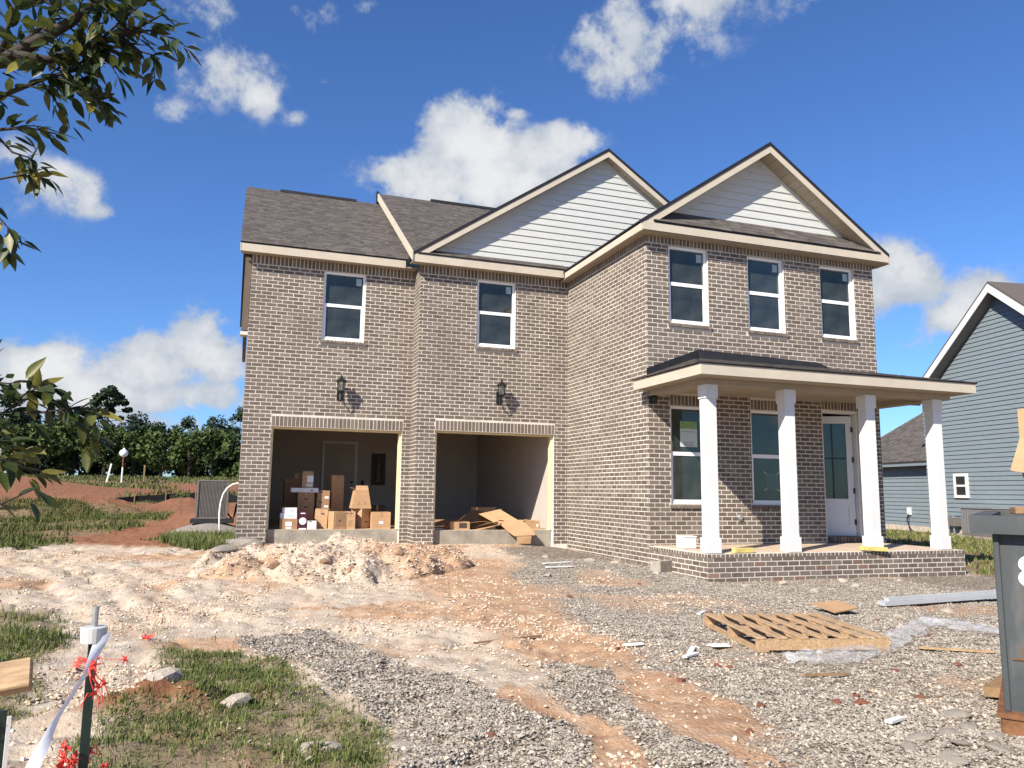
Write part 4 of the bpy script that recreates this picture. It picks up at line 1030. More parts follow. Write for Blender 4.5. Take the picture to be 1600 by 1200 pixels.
carton('front carton to the right of the angled one', 2.205, 2.425, 17.05, .24, ZG, .675, 'carton', rot=-.05, lab=[(.2, .35, .86, .92, 'print_dark'), (.55, .7, .86, .92, 'print_dark'), (.35, .7, .2, .5, 'tape')])
carton('tall lower carton under the open tapering carton', 2.44, 2.74, 17.25, .3, ZG, .735, 'carton', rot=.72, lab=[(.35, .7, .3, .36, 'print_dark'), (.3, .7, .55, .7, 'tape')])
carton('open tapering carton, rightmost of the high stacks', 2.35, 2.78, 17.20, .40, .737, 1.14, 'carton', open_=True, taper=.075, lab=[(.3, .4, .2, .35, 'tape'), (.62, .7, .22, .38, 'tape')])
carton('wide plain carton with small white label at far right', 2.785, 3.185, 17.05, .38, ZG, .665, 'carton', lab=[(.38, .60, .30, .46, 'print_white')])
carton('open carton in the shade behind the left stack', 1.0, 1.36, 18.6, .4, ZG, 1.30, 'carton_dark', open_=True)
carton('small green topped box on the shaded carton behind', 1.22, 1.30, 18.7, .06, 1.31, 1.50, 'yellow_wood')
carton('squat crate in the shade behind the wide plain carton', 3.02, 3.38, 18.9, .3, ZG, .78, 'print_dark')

# ------------------------------------------------------------------ flattened cartons in the right bay
def sheet(label, pts, th=.006, m='carton', fold=None, cat='cardboard sheet', name='cardboard_sheet'):
    """creased cardboard sheet: rows of points, thickened"""
    rows = len(pts); cols = len(pts[0]); v = [Vector(p) for r in pts for p in r]
    me = MB(); me.v = [tuple(p) for p in v] + [tuple(p - Vector((0, 0, th))) for p in v]; n = len(v)
    for i in range(rows - 1):
        for j in range(cols - 1):
            a, b, c, d = i * cols + j, i * cols + j + 1, (i + 1) * cols + j + 1, (i + 1) * cols + j
            me.f += [(a, b, c, d), (n + d, n + c, n + b, n + a)]
    ring = [j for j in range(cols)] + [i * cols + cols - 1 for i in range(1, rows)] + [(rows - 1) * cols + j for j in range(cols - 2, -1, -1)] + [i * cols for i in range(rows - 2, 0, -1)]
    for i in range(len(ring)):
        a, b = ring[i], ring[(i + 1) % len(ring)]; me.f.append((a, n + a, n + b, b))
    o = me.obj(name, m); return tag(o, label, cat, 'flattened cartons in the right garage bay')
Z = ZG
sheet('big flattened carton sliding over the slab edge of the right bay', [[(5.20, 17.05, Z + .33), (5.68, 16.98, Z + .44)], [(5.44, 16.68, Z + .16), (5.98, 16.58, Z + .21)], [(5.50, 16.62, Z + .18), (6.04, 16.52, Z + .22)], [(5.62, 16.22, Z - .02), (6.17, 16.14, Z + .01)], [(5.72, 16.06, Z - .11), (6.19, 16.02, Z - .09)]])
sheet('folded carton end hanging down below the big flattened carton', [[(5.76, 16.04, Z - .12), (6.10, 16.02, Z - .11)], [(5.77, 16.03, Z - .27), (6.08, 16.03, Z - .27)]])
sheet('long dark carton sheet lying at the left of the right bay', [[(3.9, 17.6, Z + .04), (3.9, 18.2, Z + .16)], [(5.2, 17.2, Z + .05), (5.3, 17.8, Z + .18)]], m='carton_dark')
sheet('peaked brown carton sheet behind the pile', [[(4.9, 17.9, Z + .16), (5.1, 17.3, Z + .10)], [(5.35, 17.95, Z + .40), (5.5, 17.4, Z + .30)], [(5.95, 18.0, Z + .30), (5.9, 17.5, Z + .2)]], m='carton_dark')
sheet('carton sheet standing up at the back of the pile', [[(5.3, 18.1, Z + .02), (6.0, 18.0, Z + .02)], [(5.35, 18.2, Z + .46), (5.95, 18.1, Z + .46)]], m='carton')
sheet('pale torn carton flap at the front of the pile', [[(5.0, 16.62, Z + .01), (5.05, 16.42, Z + .01)], [(5.35, 16.60, Z + .05), (5.5, 16.42, Z + .12)], [(5.52, 16.6, Z + .13), (5.56, 16.52, Z + .16)]], m='carton')
sheet('carton strip at the right of the pile, near the jamb', [[(5.9, 17.1, Z + .2), (6.0, 16.9, Z + .14)], [(6.45, 17.0, Z + .06), (6.5, 16.8, Z + .05)]])
sheet('dark sheet under the right end of the pile', [[(5.6, 17.2, Z + .02), (5.6, 16.7, Z + .02)], [(6.3, 17.2, Z + .12), (6.3, 16.7, Z + .08)]], m='print_dark')
rs_ = random.Random(17)
for i, (x, y, z_, lb, mc) in enumerate(((5.05, 17.0, .06, 'torn brown cardboard scrap left of the big sheet', 'carton'), (5.9, 16.75, .20, 'cardboard scrap wedged under the strip near the jamb', 'carton'), (4.75, 17.25, .09, 'dark cardboard scrap behind the carton tube', 'carton_dark'), (6.2, 17.0, .12, 'white edged cardboard scrap by the right jamb', 'carton'), (5.55, 17.35, .33, 'small cardboard flap on top of the pile', 'carton_dark'), (5.2, 16.75, .12, 'narrow cardboard piece across the torn flap', 'carton_dark'))):
    a = rs_.uniform(-.6, .6); l_, w_ = rs_.uniform(.25, .42), rs_.uniform(.10, .18); dx, dy = math.cos(a), math.sin(a); t1, t2 = rs_.uniform(-.12, .14), rs_.uniform(-.05, .08)
    sheet(lb, [[(x - dx * l_ - dy * w_, y - dy * l_ + dx * w_, Z + z_), (x - dx * l_ + dy * w_, y - dy * l_ - dx * w_, Z + z_ + .02)], [(x - dy * w_, y + dx * w_, Z + z_ + t1), (x + dy * w_, y - dx * w_, Z + z_ + .02 + t1)], [(x + dx * l_ - dy * w_, y + dy * l_ + dx * w_, Z + z_ + t2), (x + dx * l_ + dy * w_, y + dy * l_ - dx * w_, Z + z_ + t2 + .03)]], m=mc)
carton('small open carton tube at the left of the flattened pile', 4.42, 4.86, 16.6, .25, Z, Z + .17, 'carton', open_=False, lab=[(.45, .85, .2, .85, 'print_dark')], group='flattened cartons in the right garage bay')
carton('small square carton at the right of the flattened pile', 6.20, 6.52, 16.62, .22, Z, Z + .19, 'carton', lab=[(.75, .9, .3, .6, 'print_white')], group='flattened cartons in the right garage bay')
for i, (a, b, lb) in enumerate((((3.97, 16.75), (4.9, 16.95), 'white trim strip lying on the floor of the right bay'), ((3.98, 17.2), (4.7, 17.15), 'thin lumber strip on the floor behind the white trim strip'))):
    tag(MB().prism([(a[0], a[1], Z + .002), (b[0], b[1], Z + .002), (b[0], b[1] + .08, Z + .002), (a[0], a[1] + .08, Z + .002)], (0, 0, .018)).obj('trim_strip', ['white_paint', 'lumber'][i]), lb, 'strip')
tag(MB().box(4.33, 4.52, 16.72, 16.82, Z + .022, Z + .07).obj('glove', 'orange_net'), 'small pinkish red scrap beside the white trim strip', 'scrap')

# ------------------------------------------------------------------ things on and by the porch
w = thing('white_bucket', 'white square tub standing on the porch slab near the first column', 'tub', (7.32, 11.75, ZP + .006))
MB().bbox(-.13, .13, -.12, .12, 0, .19, .012).obj('body', 'white_paint', w, local=True); MB().bbox(-.138, .138, -.128, .128, .185, .215, .008).obj('lid', 'white_paint', w, local=True)
o = MB().bbox(-.19, .19, -.045, .045, 0, .075, .004).obj('wood_block', 'yellow_wood'); o.location = (7.74, YP + .07, ZP + .006); o.rotation_euler = (0, 0, .06); tag(o, 'yellow wood block on the porch edge right of the first column', 'wood block', 'wood blocks on the porch edge')
o = MB().bbox(-.24, .24, -.045, .045, 0, .07, .004).obj('wood_block', 'yellow_wood'); o.location = (10.33, YP - .02, ZP + .008); o.rotation_euler = (0, .05, -.14); tag(o, 'yellow wood block overhanging the porch edge at the third column', 'wood block', 'wood blocks on the porch edge')
cb = thing('concrete_block', 'grey hollow concrete block on the gravel by the porch side', 'concrete block', (6.83, 11.75, sz(6.83, 11.75)), None, .5)
m = MB().box(-.2, .2, -.1, -.07, 0, .19).box(-.2, .2, .07, .1, 0, .19)
for x in (-.2, -.015, .17): m.box(x, x + .03, -.07, .07, 0, .19)
m.obj('shell', 'block', cb, local=True)
# leaning dark board behind the house corner
tag(MB().prism([(12.62, 12.9, -.1), (12.86, 12.9, -.1), (12.60, 13.0, 1.35), (12.50, 13.0, 1.35)], (0, .03, 0)).obj('leaning_board', 'felt'), 'dark board leaning against the right corner of the house behind the porch', 'board')

# ------------------------------------------------------------------ pallet
def rot2(v, a): return Vector((v[0] * math.cos(a) - v[1] * math.sin(a), v[0] * math.sin(a) + v[1] * math.cos(a), v[2] if len(v) > 2 else 0))
PC = Vector((4.70, 5.88, 0)); PCz = max(sz(PC.x + a, PC.y + b) for a in (-.6, 0, .6) for b in (-.6, 0, .6)) + .005
# long axis of the deck boards runs from back-left to front-right
pal = thing('wooden_pallet', 'light wooden pallet lying on the gravel with plastic film at its front', 'pallet', (PC.x, PC.y, PCz), None, math.radians(76))
PLN, PWD = 1.26, 1.12
for i, yy in enumerate((-PLN / 2 + .0, 0 - .019, PLN / 2 - .038)):
    s_ = MB().box(yy, yy + .038, -PWD / 2, PWD / 2, .016, .10).obj('stringer', 'lumber', pal, local=True)
for i in range(7):
    y = -PWD / 2 + i * (PWD - .08) / 6 + random.uniform(-.008, .008)
    MB().bbox(-PLN / 2 - .004, PLN / 2 + .004, y, y + .076 + random.uniform(-.006, .006), .101, .119 + random.uniform(-.002, .002), .003).obj('deck_board', 'lumber', pal, local=True)
for y in (-PWD / 2, -.05, PWD / 2 - .1): MB().box(-PLN / 2, PLN / 2, y, y + .1, 0, .0155).obj('bottom_board', 'lumber', pal, local=True)

# plastic film: crumpled strip trailing from the pallet to the right
path = [(4.02, 5.10), (4.3, 4.98), (4.75, 5.12), (5.2, 5.36), (5.6, 5.55), (6.0, 5.78), (6.4, 6.05), (6.72, 6.22), (6.75, 5.98), (6.7, 5.7), (6.7, 5.45), (6.9, 5.3)]
wid = [.10, .22, .24, .18, .13, .12, .12, .13, .2, .22, .18, .15]
fv, ffc = [], []; NS = 110; NW = 9
P_ = np.array(path); tt = np.linspace(0, len(path) - 1, NS)
for i, t_ in enumerate(tt):
    px = np.interp(t_, range(len(path)), P_[:, 0]); py = np.interp(t_, range(len(path)), P_[:, 1]); ww = np.interp(t_, range(len(path)), wid)
    k = min(int(t_), len(path) - 2); dx, dy = P_[k + 1] - P_[k]; L_ = math.hypot(dx, dy); nx_, ny_ = -dy / L_, dx / L_
    for j in range(NW):
        s_ = (j / (NW - 1) - .5) * 2 * ww + .03 * math.sin(i * .5 + j); X, Y = px + nx_ * s_ + random.uniform(-.006, .006), py + ny_ * s_
        hgt = .018 + .045 * abs(math.sin(j * 1.9 + i * .21)) * (.4 + random.random() * .6) + .03 * (1 - abs(2 * j / (NW - 1) - 1))
        fv.append((X, Y, sz(X, Y) + hgt))
for i in range(NS - 1):
    for j in range(NW - 1): a = i * NW + j; ffc.append((a, a + 1, a + NW + 1, a + NW))
tag(np_mesh('plastic_film', np.array(fv), np.array(ffc), 'film', smooth=True), 'crumpled clear plastic film trailing right from the pallet', 'plastic film')

# gutter / downspout lengths, scraps
gt = thing('downspout_length', 'pale grey bundle of trim lengths lying on the gravel before the porch', 'trim bundle', (8.43, 7.6, 0))
za, zb = sz(7.36, 7.5) + .02, sz(9.5, 7.75) + .05
for k, (dy, dz) in enumerate(((0, 0), (.09, .002), (.04, .045))):
    MB().prism([(7.36 + k * .05, 7.46 + dy, za + dz), (7.36 + k * .05, 7.54 + dy, za + dz), (7.36 + k * .05, 7.54 + dy, za + dz + .042), (7.36 + k * .05, 7.46 + dy, za + dz + .042)], (2.5, .22, zb - za)).obj('trim_length', 'aluminium', gt)
def flat(name, label, cat, pts, th, m, group=None, lift=.01):
    z = [sz(p[0], p[1]) + lift + (p[2] if len(p) > 2 else 0) for p in pts]; zt = max(z) if len(pts[0]) == 2 else None
    return tag(MB().prism([(p[0], p[1], (zt if zt is not None else q)) for p, q in zip(pts, z)], (0, 0, th)).obj(name, m), label, cat, group)
flat('cardboard_scrap', 'square brown cardboard scrap on the gravel between pallet and porch', 'cardboard', [(6.10, 6.88, .02), (6.52, 7.0, .05), (6.58, 7.32, .09), (6.14, 7.3, .06)], .012, 'carton')
flat('lumber_offcut', 'short dark lumber offcut lying beside the dumpster', 'offcut', [(4.55, 3.84), (4.62, 3.78), (5.05, 4.0), (4.98, 4.07)], .06, 'lumber_dark')
for i, (x, y, a, l_, lb) in enumerate(((3.40, 5.42, .5, .20, 'short white trim scrap left of the pallet'), (3.52, 5.60, .9, .26, 'thin white sliver beside the short trim scrap'), (3.86, 5.72, -.2, .16, 'white flat shim against the left pallet corner'), (4.72, 7.3, .7, .22, 'thin white strip behind the pallet'), (3.20, 5.98, .1, .18, 'pale strip on the gravel edge left of the pallet'), (5.20, 12.4, .35, .62, 'long pale board by the inside corner of the house'), (5.02, 11.9, .2, .5, 'second pale board by the inside corner of the house'), (3.60, 3.62, .3, .16, 'white plastic scrap near the dumpster stones'), (5.62, 4.98, -.6, .55, 'pale curved wood sliver on the gravel under the film'), (2.30, 6.6, .25, .7, 'thin brown stick lying across the tan track'), (4.0, 4.62, -.15, .34, 'thin brown lath beside red brick chips'))):
    d = rot2((l_ / 2, 0), a); n_ = rot2((0, .012 if i > 8 else .022 + .02 * (i in (5, 6, 2))), a)
    flat('wood_strip' if i > 4 else 'trim_scrap', lb, 'scrap', [(x - d.x - n_.x, y - d.y - n_.y), (x + d.x - n_.x, y + d.y - n_.y), (x + d.x + n_.x, y + d.y + n_.y), (x - d.x + n_.x, y - d.y + n_.y)], .014, ['white_paint'] * 5 + ['pvc', 'pvc', 'white_paint', 'lumber', 'lumber_dark', 'lumber_dark'] and (['white_paint', 'white_paint', 'white_paint', 'white_paint', 'pvc', 'pvc', 'pvc', 'white_paint', 'lumber', 'lumber_dark', 'lumber_dark'][i]))
flat('plywood_offcut', 'yellow plank offcut lying left of the dirt mound', 'plank', [(-.35, 13.2), (.45, 13.75), (.40, 13.95), (-.42, 13.42)], .03, 'jamb_wood', lift=.04)

# rocks and chips
def rock_mesh(seed, m, flatz=.6, n=2):
    r = random.Random(seed)
    import bmesh
    bm = bmesh.new(); bmesh.ops.create_icosphere(bm, subdivisions=n, radius=1)
    offs = [(Vector((r.uniform(-1, 1), r.uniform(-1, 1), r.uniform(-1, 1))).normalized(), r.uniform(.55, .85)) for _ in range(9)]
    for v in bm.verts:
        for d, c in offs:
            k = v.co.dot(d)
            if k > c: v.co -= d * (k - c)
        v.co *= 1 + r.uniform(-.05, .05); v.co.z *= flatz
    me = bpy.data.meshes.new('rock'); bm.to_mesh(me); bm.free(); me.materials.append(M[m]); return me
RP = [rock_mesh(i, 'stone_pale') for i in range(4)]; RR = [rock_mesh(10 + i, 'stone_red', .75) for i in range(3)]; RC2 = [rock_mesh(30 + i, 'clod_brown', .8) for i in range(3)]; RC = [rock_mesh(20 + i, 'block', .45) for i in range(3)]
def rock(name, me, x, y, s, label, group=None, rz=0, sx=1.4, sink=.25, cat='rock'):
    o = bpy.data.objects.new(name, me); COL.objects.link(o); o.location = (x, y, sz(x, y) + s * (.5 - sink) * .6); o.scale = (s * sx, s, s); o.rotation_euler = (random.uniform(-.2, .2), random.uniform(-.2, .2), rz)
    return tag(o, label, cat, group)
rock('rubble_slab', RC[0], .16, 16.15, .30, 'grey rubble slab leaning at the left corner of the house', None, .4, 1.5)
rock('rubble_slab', RC[1], -.22, 15.2, .24, 'grey broken concrete chunk beside the weeds at the house corner', None, .8, 1.6)
rock('rock', RP[0], -.05, 15.45, .16, 'pale rock between the two rubble slabs')
rock('rock', RP[1], -.40, 5.30, .115, 'square pale rock sitting on the red clod ridge', None, .2, 1.3, 0.1)
rock('rock', RP[2], -.95, 5.35, .075, 'small pale rock in the grass left of the ribbon')
rock('rock', RP[3], .50, 4.16, .065, 'long flat tan rock in the weeds', None, .1, 2.6)
rock('rock', RP[0], .86, 4.1, .06, 'small tan rock at the gravel edge beside the weeds')
rock('rock', RP[1], .04, 4.95, .075, 'tan rock in the middle of the weeds')
for i, (x, y) in enumerate(((3.62, 3.22), (3.42, 3.1), (3.52, 3.38), (3.95, 3.45), (3.28, 2.98), (3.75, 3.4), (3.7, 3.05), (3.85, 3.2), (3.35, 3.28), (4.05, 3.62))):
    rock('grey_stone', RC[i % 3], x, y, random.uniform(.035, .065), 'pale grey flat stone in the loose cluster near the dumpster', 'grey stones near the dumpster', i * 1.3)
chips = [(6.38, 6.6), (3.04, 5.96), (3.45, 5.14), (3.52, 5.10), (3.06, 4.1), (3.6, 4.09), (3.72, 4.0), (3.78, 4.12), (2.67, 3.7), (3.89, 8.91), (4.6, 4.59), (6.06, 5.66), (4.24, 4.04), (4.35, 4.0), (8.94, 10.3), (4.86, 7.35), (5.4, 9.9), (5.0, 10.3), (4.6, 9.3), (6.2, 10.6), (6.0, 10.9), (1.33, 4.05), (2.9, 4.75), (7.2, 8.4), (7.0, 7.9), (6.6, 8.2), (5.2, 4.6)]
for i, (x, y) in enumerate(chips):
    rock('brick_chip', RR[i % 3], x, y, random.uniform(.018, .04), 'broken red brick chip on the gravel', 'red brick chips on the gravel', i * .9, 1.6, cat='brick chip')
for i, (x, y) in enumerate(((1.2, 11.3), (1.55, 11.1), (.9, 11.5), (1.85, 11.75), (.55, 11.2), (2.3, 11.6))):
    rock('clay_clod', RC2[i % 3], x, y, random.uniform(.05, .09), 'red brown clod on the face of the dirt mound', 'red clods on the mound', i, 1.3, cat='clod')
for i, (x, y) in enumerate(((7.4, 10.2), (8.2, 10.35), (9.3, 10.3), (9.1, 9.8), (10.4, 10.2), (5.6, 11.3), (5.9, 12.6), (5.3, 13.2), (6.4, 11.2), (6.5, 12.8), (8.0, 9.4), (7.7, 6.9), (6.8, 6.7), (4.4, 10.9))):
    rock('pale_rubble', RP[i % 4], x, y, random.uniform(.05, .09), 'pale mortar lump on the gravel before the porch', 'mortar lumps near the porch', i, 1.3, cat='rubble')

# ------------------------------------------------------------------ dumpster
DROT = math.radians(-53)
db = Vector((3.98, 3.24, 0)); dz = sz(4.2, 3.0) - .0
dm_ = thing('dumpster', 'rusty grey green steel dumpster cut off by the right edge', 'dumpster', (db.x, db.y, dz), None, DROT)
LD, WD, HT = 2.2, 1.6, 1.17
L = lambda mb, n, m, p=dm_: mb.obj(n, m, p, local=True)
m = MB()
m.box(0, LD, 0, .03, .13, HT - .1).box(0, .03, .03, WD, .13, HT - .1).box(LD - .03, LD, .03, WD, .13, HT - .1).box(.03, LD - .03, WD - .03, WD, .13, HT - .1).box(.03, LD - .03, .03, WD - .03, .13, .16)
L(m, 'body', 'dumpster')
m = MB().box(-.10, LD + .1, -.085, .0, HT - .1, HT).box(-.10, -.0, .0, WD, HT - .1, HT).box(LD, LD + .1, 0, WD, HT - .1, HT).box(-.1, LD + .1, WD, WD + .085, HT - .1, HT)
L(m, 'rim', 'dumpster')
L(MB().box(.05, .09, -.008, 0, .40, .408).box(.09, LD - .1, -.008, 0, .40, .415), 'weld_seam', 'rust')
L(MB().bbox(.0, .03, -.02, -.001, .13, HT - .10, .004), 'corner_post', 'dumpster')
L(MB().box(-.035, LD + .05, -.06, WD, .10, .13), 'base_plate', 'rust')
for x in (-.05, LD - .35): L(MB().bbox(x + .03, x + .24, -.05, WD - .1, 0.0, .10, .008), 'skid', 'rust')
# painted number on the side (only its left edge is in the picture)
fc = bpy.data.curves.new('digit', 'FONT'); fc.body = '8'; fc.size = .24; fc.extrude = .0008
tmp = bpy.data.objects.new('digit', fc); COL.objects.link(tmp)
dg = bpy.context.evaluated_depsgraph_get(); me = bpy.data.meshes.new_from_object(tmp.evaluated_get(dg)); bpy.data.objects.remove(tmp)
me.materials.clear(); me.materials.append(M['print_white'])
o = link('painted_number', me, dm_, True); o.location = (.10, -.0015, .79); o.rotation_euler = (math.pi / 2, 0, 0)
# rubbish in it
def place_d(o, x, y, z, rot=(0, 0, 0)):
    p = rot2((x, y), DROT); o.location = (db.x + p.x, db.y + p.y, dz + z); o.rotation_euler = (rot[0], rot[1], rot[2] + DROT); return o
o = tag(MB().bbox(-.9, .9, -.7, .7, 0, .95, .05).obj('rubbish_heap', 'carton_dark'), 'heap of cardboard rubbish filling the dumpster', 'rubbish'); place_d(o, 1.2, .85, .17)
o = tag(MB().bbox(0, .9, -.05, .05, 0, .04, .004).obj('plank_scrap', 'lumber_dark'), 'dark plank lying across the dumpster rim', 'plank'); place_d(o, .10, .25, HT + .005, (0, -.03, .35))
o = tag(MB().prism([(0, 0, 0), (.2, 0, 0), (.2, 0, .13), (.03, 0, .15)], (0, .05, 0)).obj('lumber_scrap', 'lumber'), 'light wood block sticking up from the dumpster rim', 'wood block'); place_d(o, .16, .05, HT + .0, (0, -.1, .1))
cbx = thing('open_carton', 'open brown carton on top of the dumpster heap with a flap hanging down', 'box', (0, 0, 0)); place_d(cbx, .16, .42, 1.40, (0, 0, -.15))
MB().box(0, .7, 0, .012, 0, .4).box(0, .7, .5, .512, 0, .4).box(.69, .7, .012, .5, 0, .4).box(0, .69, .012, .5, -.012, 0).obj('body', 'carton', cbx, local=True)
MB().prism([(.0, -.004, .22), (-.05, -.06, .03), (.10, -.08, .0), (.12, -.004, .22)], (0, .006, 0)).obj('flap', 'carton', cbx, local=True)
o = tag(MB().bbox(.0, .5, -.3, .3, 0, .3, .02).obj('lower_carton', 'carton_dark'), 'closed carton holding up the open carton on the dumpster', 'box'); place_d(o, .42, .75, 1.12)

# ------------------------------------------------------------------ condenser by the left side, conduit
ac = thing('air_conditioner', 'grey louvred air conditioning condenser on a black pad at the left house side', 'air conditioner', (-.50, 19.35, 0))
zb = .44
MB().box(-.98, -.05, 18.9, 19.8, zb - .09, zb - .004).obj('pad', 'ac_dark', ac)
x0, x1, y0, y1 = -.86, -.22, 19.0, 19.68
MB().bbox(x0 + .015, x1 - .015, y0 + .015, y1 - .015, zb, zb + .84, .02).obj('cabinet', 'ac_dark', ac)
MB().bbox(x0 - .01, x1 + .01, y0 - .01, y1 + .01, zb + .84, zb + .875, .012).obj('top_cover', 'ac_grille', ac)
MB().bbox(x0 - .005, x1 + .005, y0 - .005, y1 + .005, zb - .002, zb + .05, .01).obj('base_pan', 'ac_grille', ac)
for (cx, cy) in ((x0, y0), (x1, y0), (x0, y1), (x1, y1)): MB().box(cx - .02, cx + .02, cy - .02, cy + .02, zb + .05, zb + .84).obj('corner_post', 'ac_grille', ac)
for i in range(20):
    x = x0 + .035 + i * (x1 - x0 - .07) / 19; MB().box(x - .009, x + .009, y0 - .004, y0 + .012, zb + .05, zb + .84).obj('louvre', 'ac_grille', ac)
MB().tube([(-.2, 19.3, zb + .12), (-.12, 19.3, zb + .02), (-.06, 19.3, zb + .03), (-.01, 19.3, zb + .35)], .02, 8).obj('refrigerant_line', 'ac_dark', ac)
MB().lathe([(0, .42), (.3, .41), (.65, .30), (1.05, .12), (1.45, -.06)], (-.55, 19.2, -.06), 28).obj('x', 'gravel_bed')
bpy.data.objects['x'].name = 'gravel_bed'; struct(bpy.data.objects['gravel_bed'], 'low grey gravel bed under the condenser')
pts = [(-.29, 17.5, gz(-.29, 17.5) - .05), (-.33, 17.5, .35), (-.345, 17.5, .64), (-.33, 17.5, .85), (-.29, 17.5, 1.02), (-.22, 17.5, 1.14), (-.12, 17.5, 1.22), (-.02, 17.5, 1.245), (.02, 17.5, 1.245)]
tag(MB().tube(pts, .017, 10).obj('conduit_pipe', 'pvc', smooth=True), 'bent white conduit pipe curving out of the left house wall to the ground', 'pipe')

# ------------------------------------------------------------------ neighbouring house
A_ = math.radians(10); ND = Vector((math.sin(A_), math.cos(A_), 0)); NN = Vector((-math.cos(A_), math.sin(A_), 0)); NP = Vector((24.55, 20.48, 0))
def nb(s, z, out=0.0): p = NP + ND * s + NN * out; return Vector((p.x, p.y, z))
nh = thing('neighbour_house', 'blue grey sided house with white trim next door on the right', 'house', tuple(nb(0, 0)))
PKs, PKz, NSL = -1.70, 8.50, .80
EVs = 4.2; 
def gtop(s): return PKz - .28 - abs(s - PKs) * NSL
S0, S1, SW = -9.0, 2.45, 8.6
ZW = 2.55
mw = MB().prism([nb(S0, -.4), nb(S1, -.4), nb(S1, gtop(S1)), nb(PKs, gtop(PKs)), nb(S0, gtop(S0))], NN * -8).obj('wall_core', 'siding_blue', nh)
z = .0; e = .158; first = True
while z < PKz - .35:
    z1 = z + e
    for (a, b) in ((S0, S1),):
        lim0 = (PKz - .28 - z) / NSL; lim1 = max((PKz - .28 - z1) / NSL, .0)
        a0, b0, a1, b1 = max(a, PKs - lim0), min(b, PKs + lim0), max(a, PKs - lim1), min(b, PKs + lim1)
        if b0 - a0 < .05: continue
        segs = [(a0, b0, a1, b1)]
        MB().add([nb(a0, z, .036), nb(b0, z, .036), nb(b1, z1 + .012, .006), nb(a1, z1 + .012, .006), nb(a0, z, .001), nb(b0, z, .001), nb(b1, z1, .001), nb(a1, z1, .001)],
                 [(0, 1, 2, 3), (0, 4, 5, 1), (0, 3, 7, 4), (1, 5, 6, 2), (3, 2, 6, 7)]).obj('siding_board', 'siding_blue', nh)
    z = z1
# roof of the gable with white rake
for s in (-1, 1):
    WE = 4.3 if s > 0 else 6.2; e0 = PKs + s * WE; pk = nb(PKs, PKz, .45); ev = nb(e0, PKz - WE * NSL, .45)
    MB().prism([pk, ev, ev - Vector((0, 0, .12)), pk - Vector((0, 0, .12))], NN * -9).obj('roof_slope', 'shingle_mix', nh)
    MB().prism([nb(PKs, PKz - .1, .47), nb(e0, PKz - .1 - WE * NSL, .47), nb(e0, PKz - .38 - WE * NSL, .47), nb(PKs, PKz - .38, .47)], NN * -.03).obj('rake_board', 'white_paint', nh)
    MB().prism([nb(PKs, PKz - .36, .435), nb(e0, PKz - .36 - WE * NSL, .435), nb(e0, PKz - .38 - WE * NSL, .435), nb(PKs, PKz - .38, .435)], NN * -.41).obj('rake_soffit', 'ac_grille', nh)
# low rear wing
MB().prism([nb(S1, -.4, -.6), nb(SW, -.4, -.6), nb(SW, ZW, -.6), nb(S1, ZW, -.6)], NN * -7).obj('wing_wall', 'siding_blue', nh)
z = .0
while z < ZW - .2:
    MB().add([nb(S1, z, -.566), nb(SW, z, -.566), nb(SW, z + e + .01, -.594), nb(S1, z + e + .01, -.594), nb(S1, z, -.599), nb(SW, z, -.599)], [(0, 1, 2, 3), (0, 4, 5, 1)]).obj('siding_board', 'siding_blue', nh)
    z += e
MB().prism([nb(S1, ZW - .18, -.17), nb(SW + .4, ZW - .18, -.17), nb(SW + .4, ZW + .02, -.17), nb(S1, ZW + .02, -.17)], NN * -.03).obj('wing_fascia', 'siding_blue', nh)
MB().prism([nb(S1, ZW - .18, -.2), nb(SW + .4, ZW - .18, -.2), nb(SW + .4, ZW - .18, -.6), nb(S1, ZW - .18, -.6)], (0, 0, .02)).obj('wing_soffit', 'ac_grille', nh)
MB().prism([nb(S1 - .2, ZW, -.15), nb(SW + .4, ZW, -.15), nb(SW - 1.2, ZW + 2.9, -4.6), nb(S1 - .2, ZW + 2.9, -4.6)], (0, 0, -.06)).obj('wing_roof', 'roof_deck', nh)
n0 = len(SHING)
Vw = (nb(0, 2.9, -4.45) - nb(0, 0, 0)); shingles(nb(S1 - .2, ZW + .008, -.15), ND, Vw, [(0, 0), (SW + .6 - S1, 0), (SW - 1.0 - S1, Vw.length), (0, Vw.length)], .15)
vb, fb = [], []
for p, Nn in SHING[n0:]:
    n = len(vb); vb += [tuple(q) for q in p]; fb += [(n, n + 1, n + 2), (n, n + 2, n + 3), (n + 4, n + 5, n + 1), (n + 4, n + 1, n)]
np_mesh('shingle_field', np.array(vb), np.array(fb), 'shingle_mix', nh, kind='stuff')
MB().prism([nb(S0, -.35, .03), nb(S1, -.35, .03), nb(S1, .0, .03), nb(S0, .0, .03)], NN * -.04).obj('foundation', 'stone_pale', nh)
MB().prism([nb(S1, -.35, -.57), nb(SW, -.35, -.57), nb(SW, .0, -.57), nb(S1, .0, -.57)], NN * -.04).obj('foundation', 'stone_pale', nh)
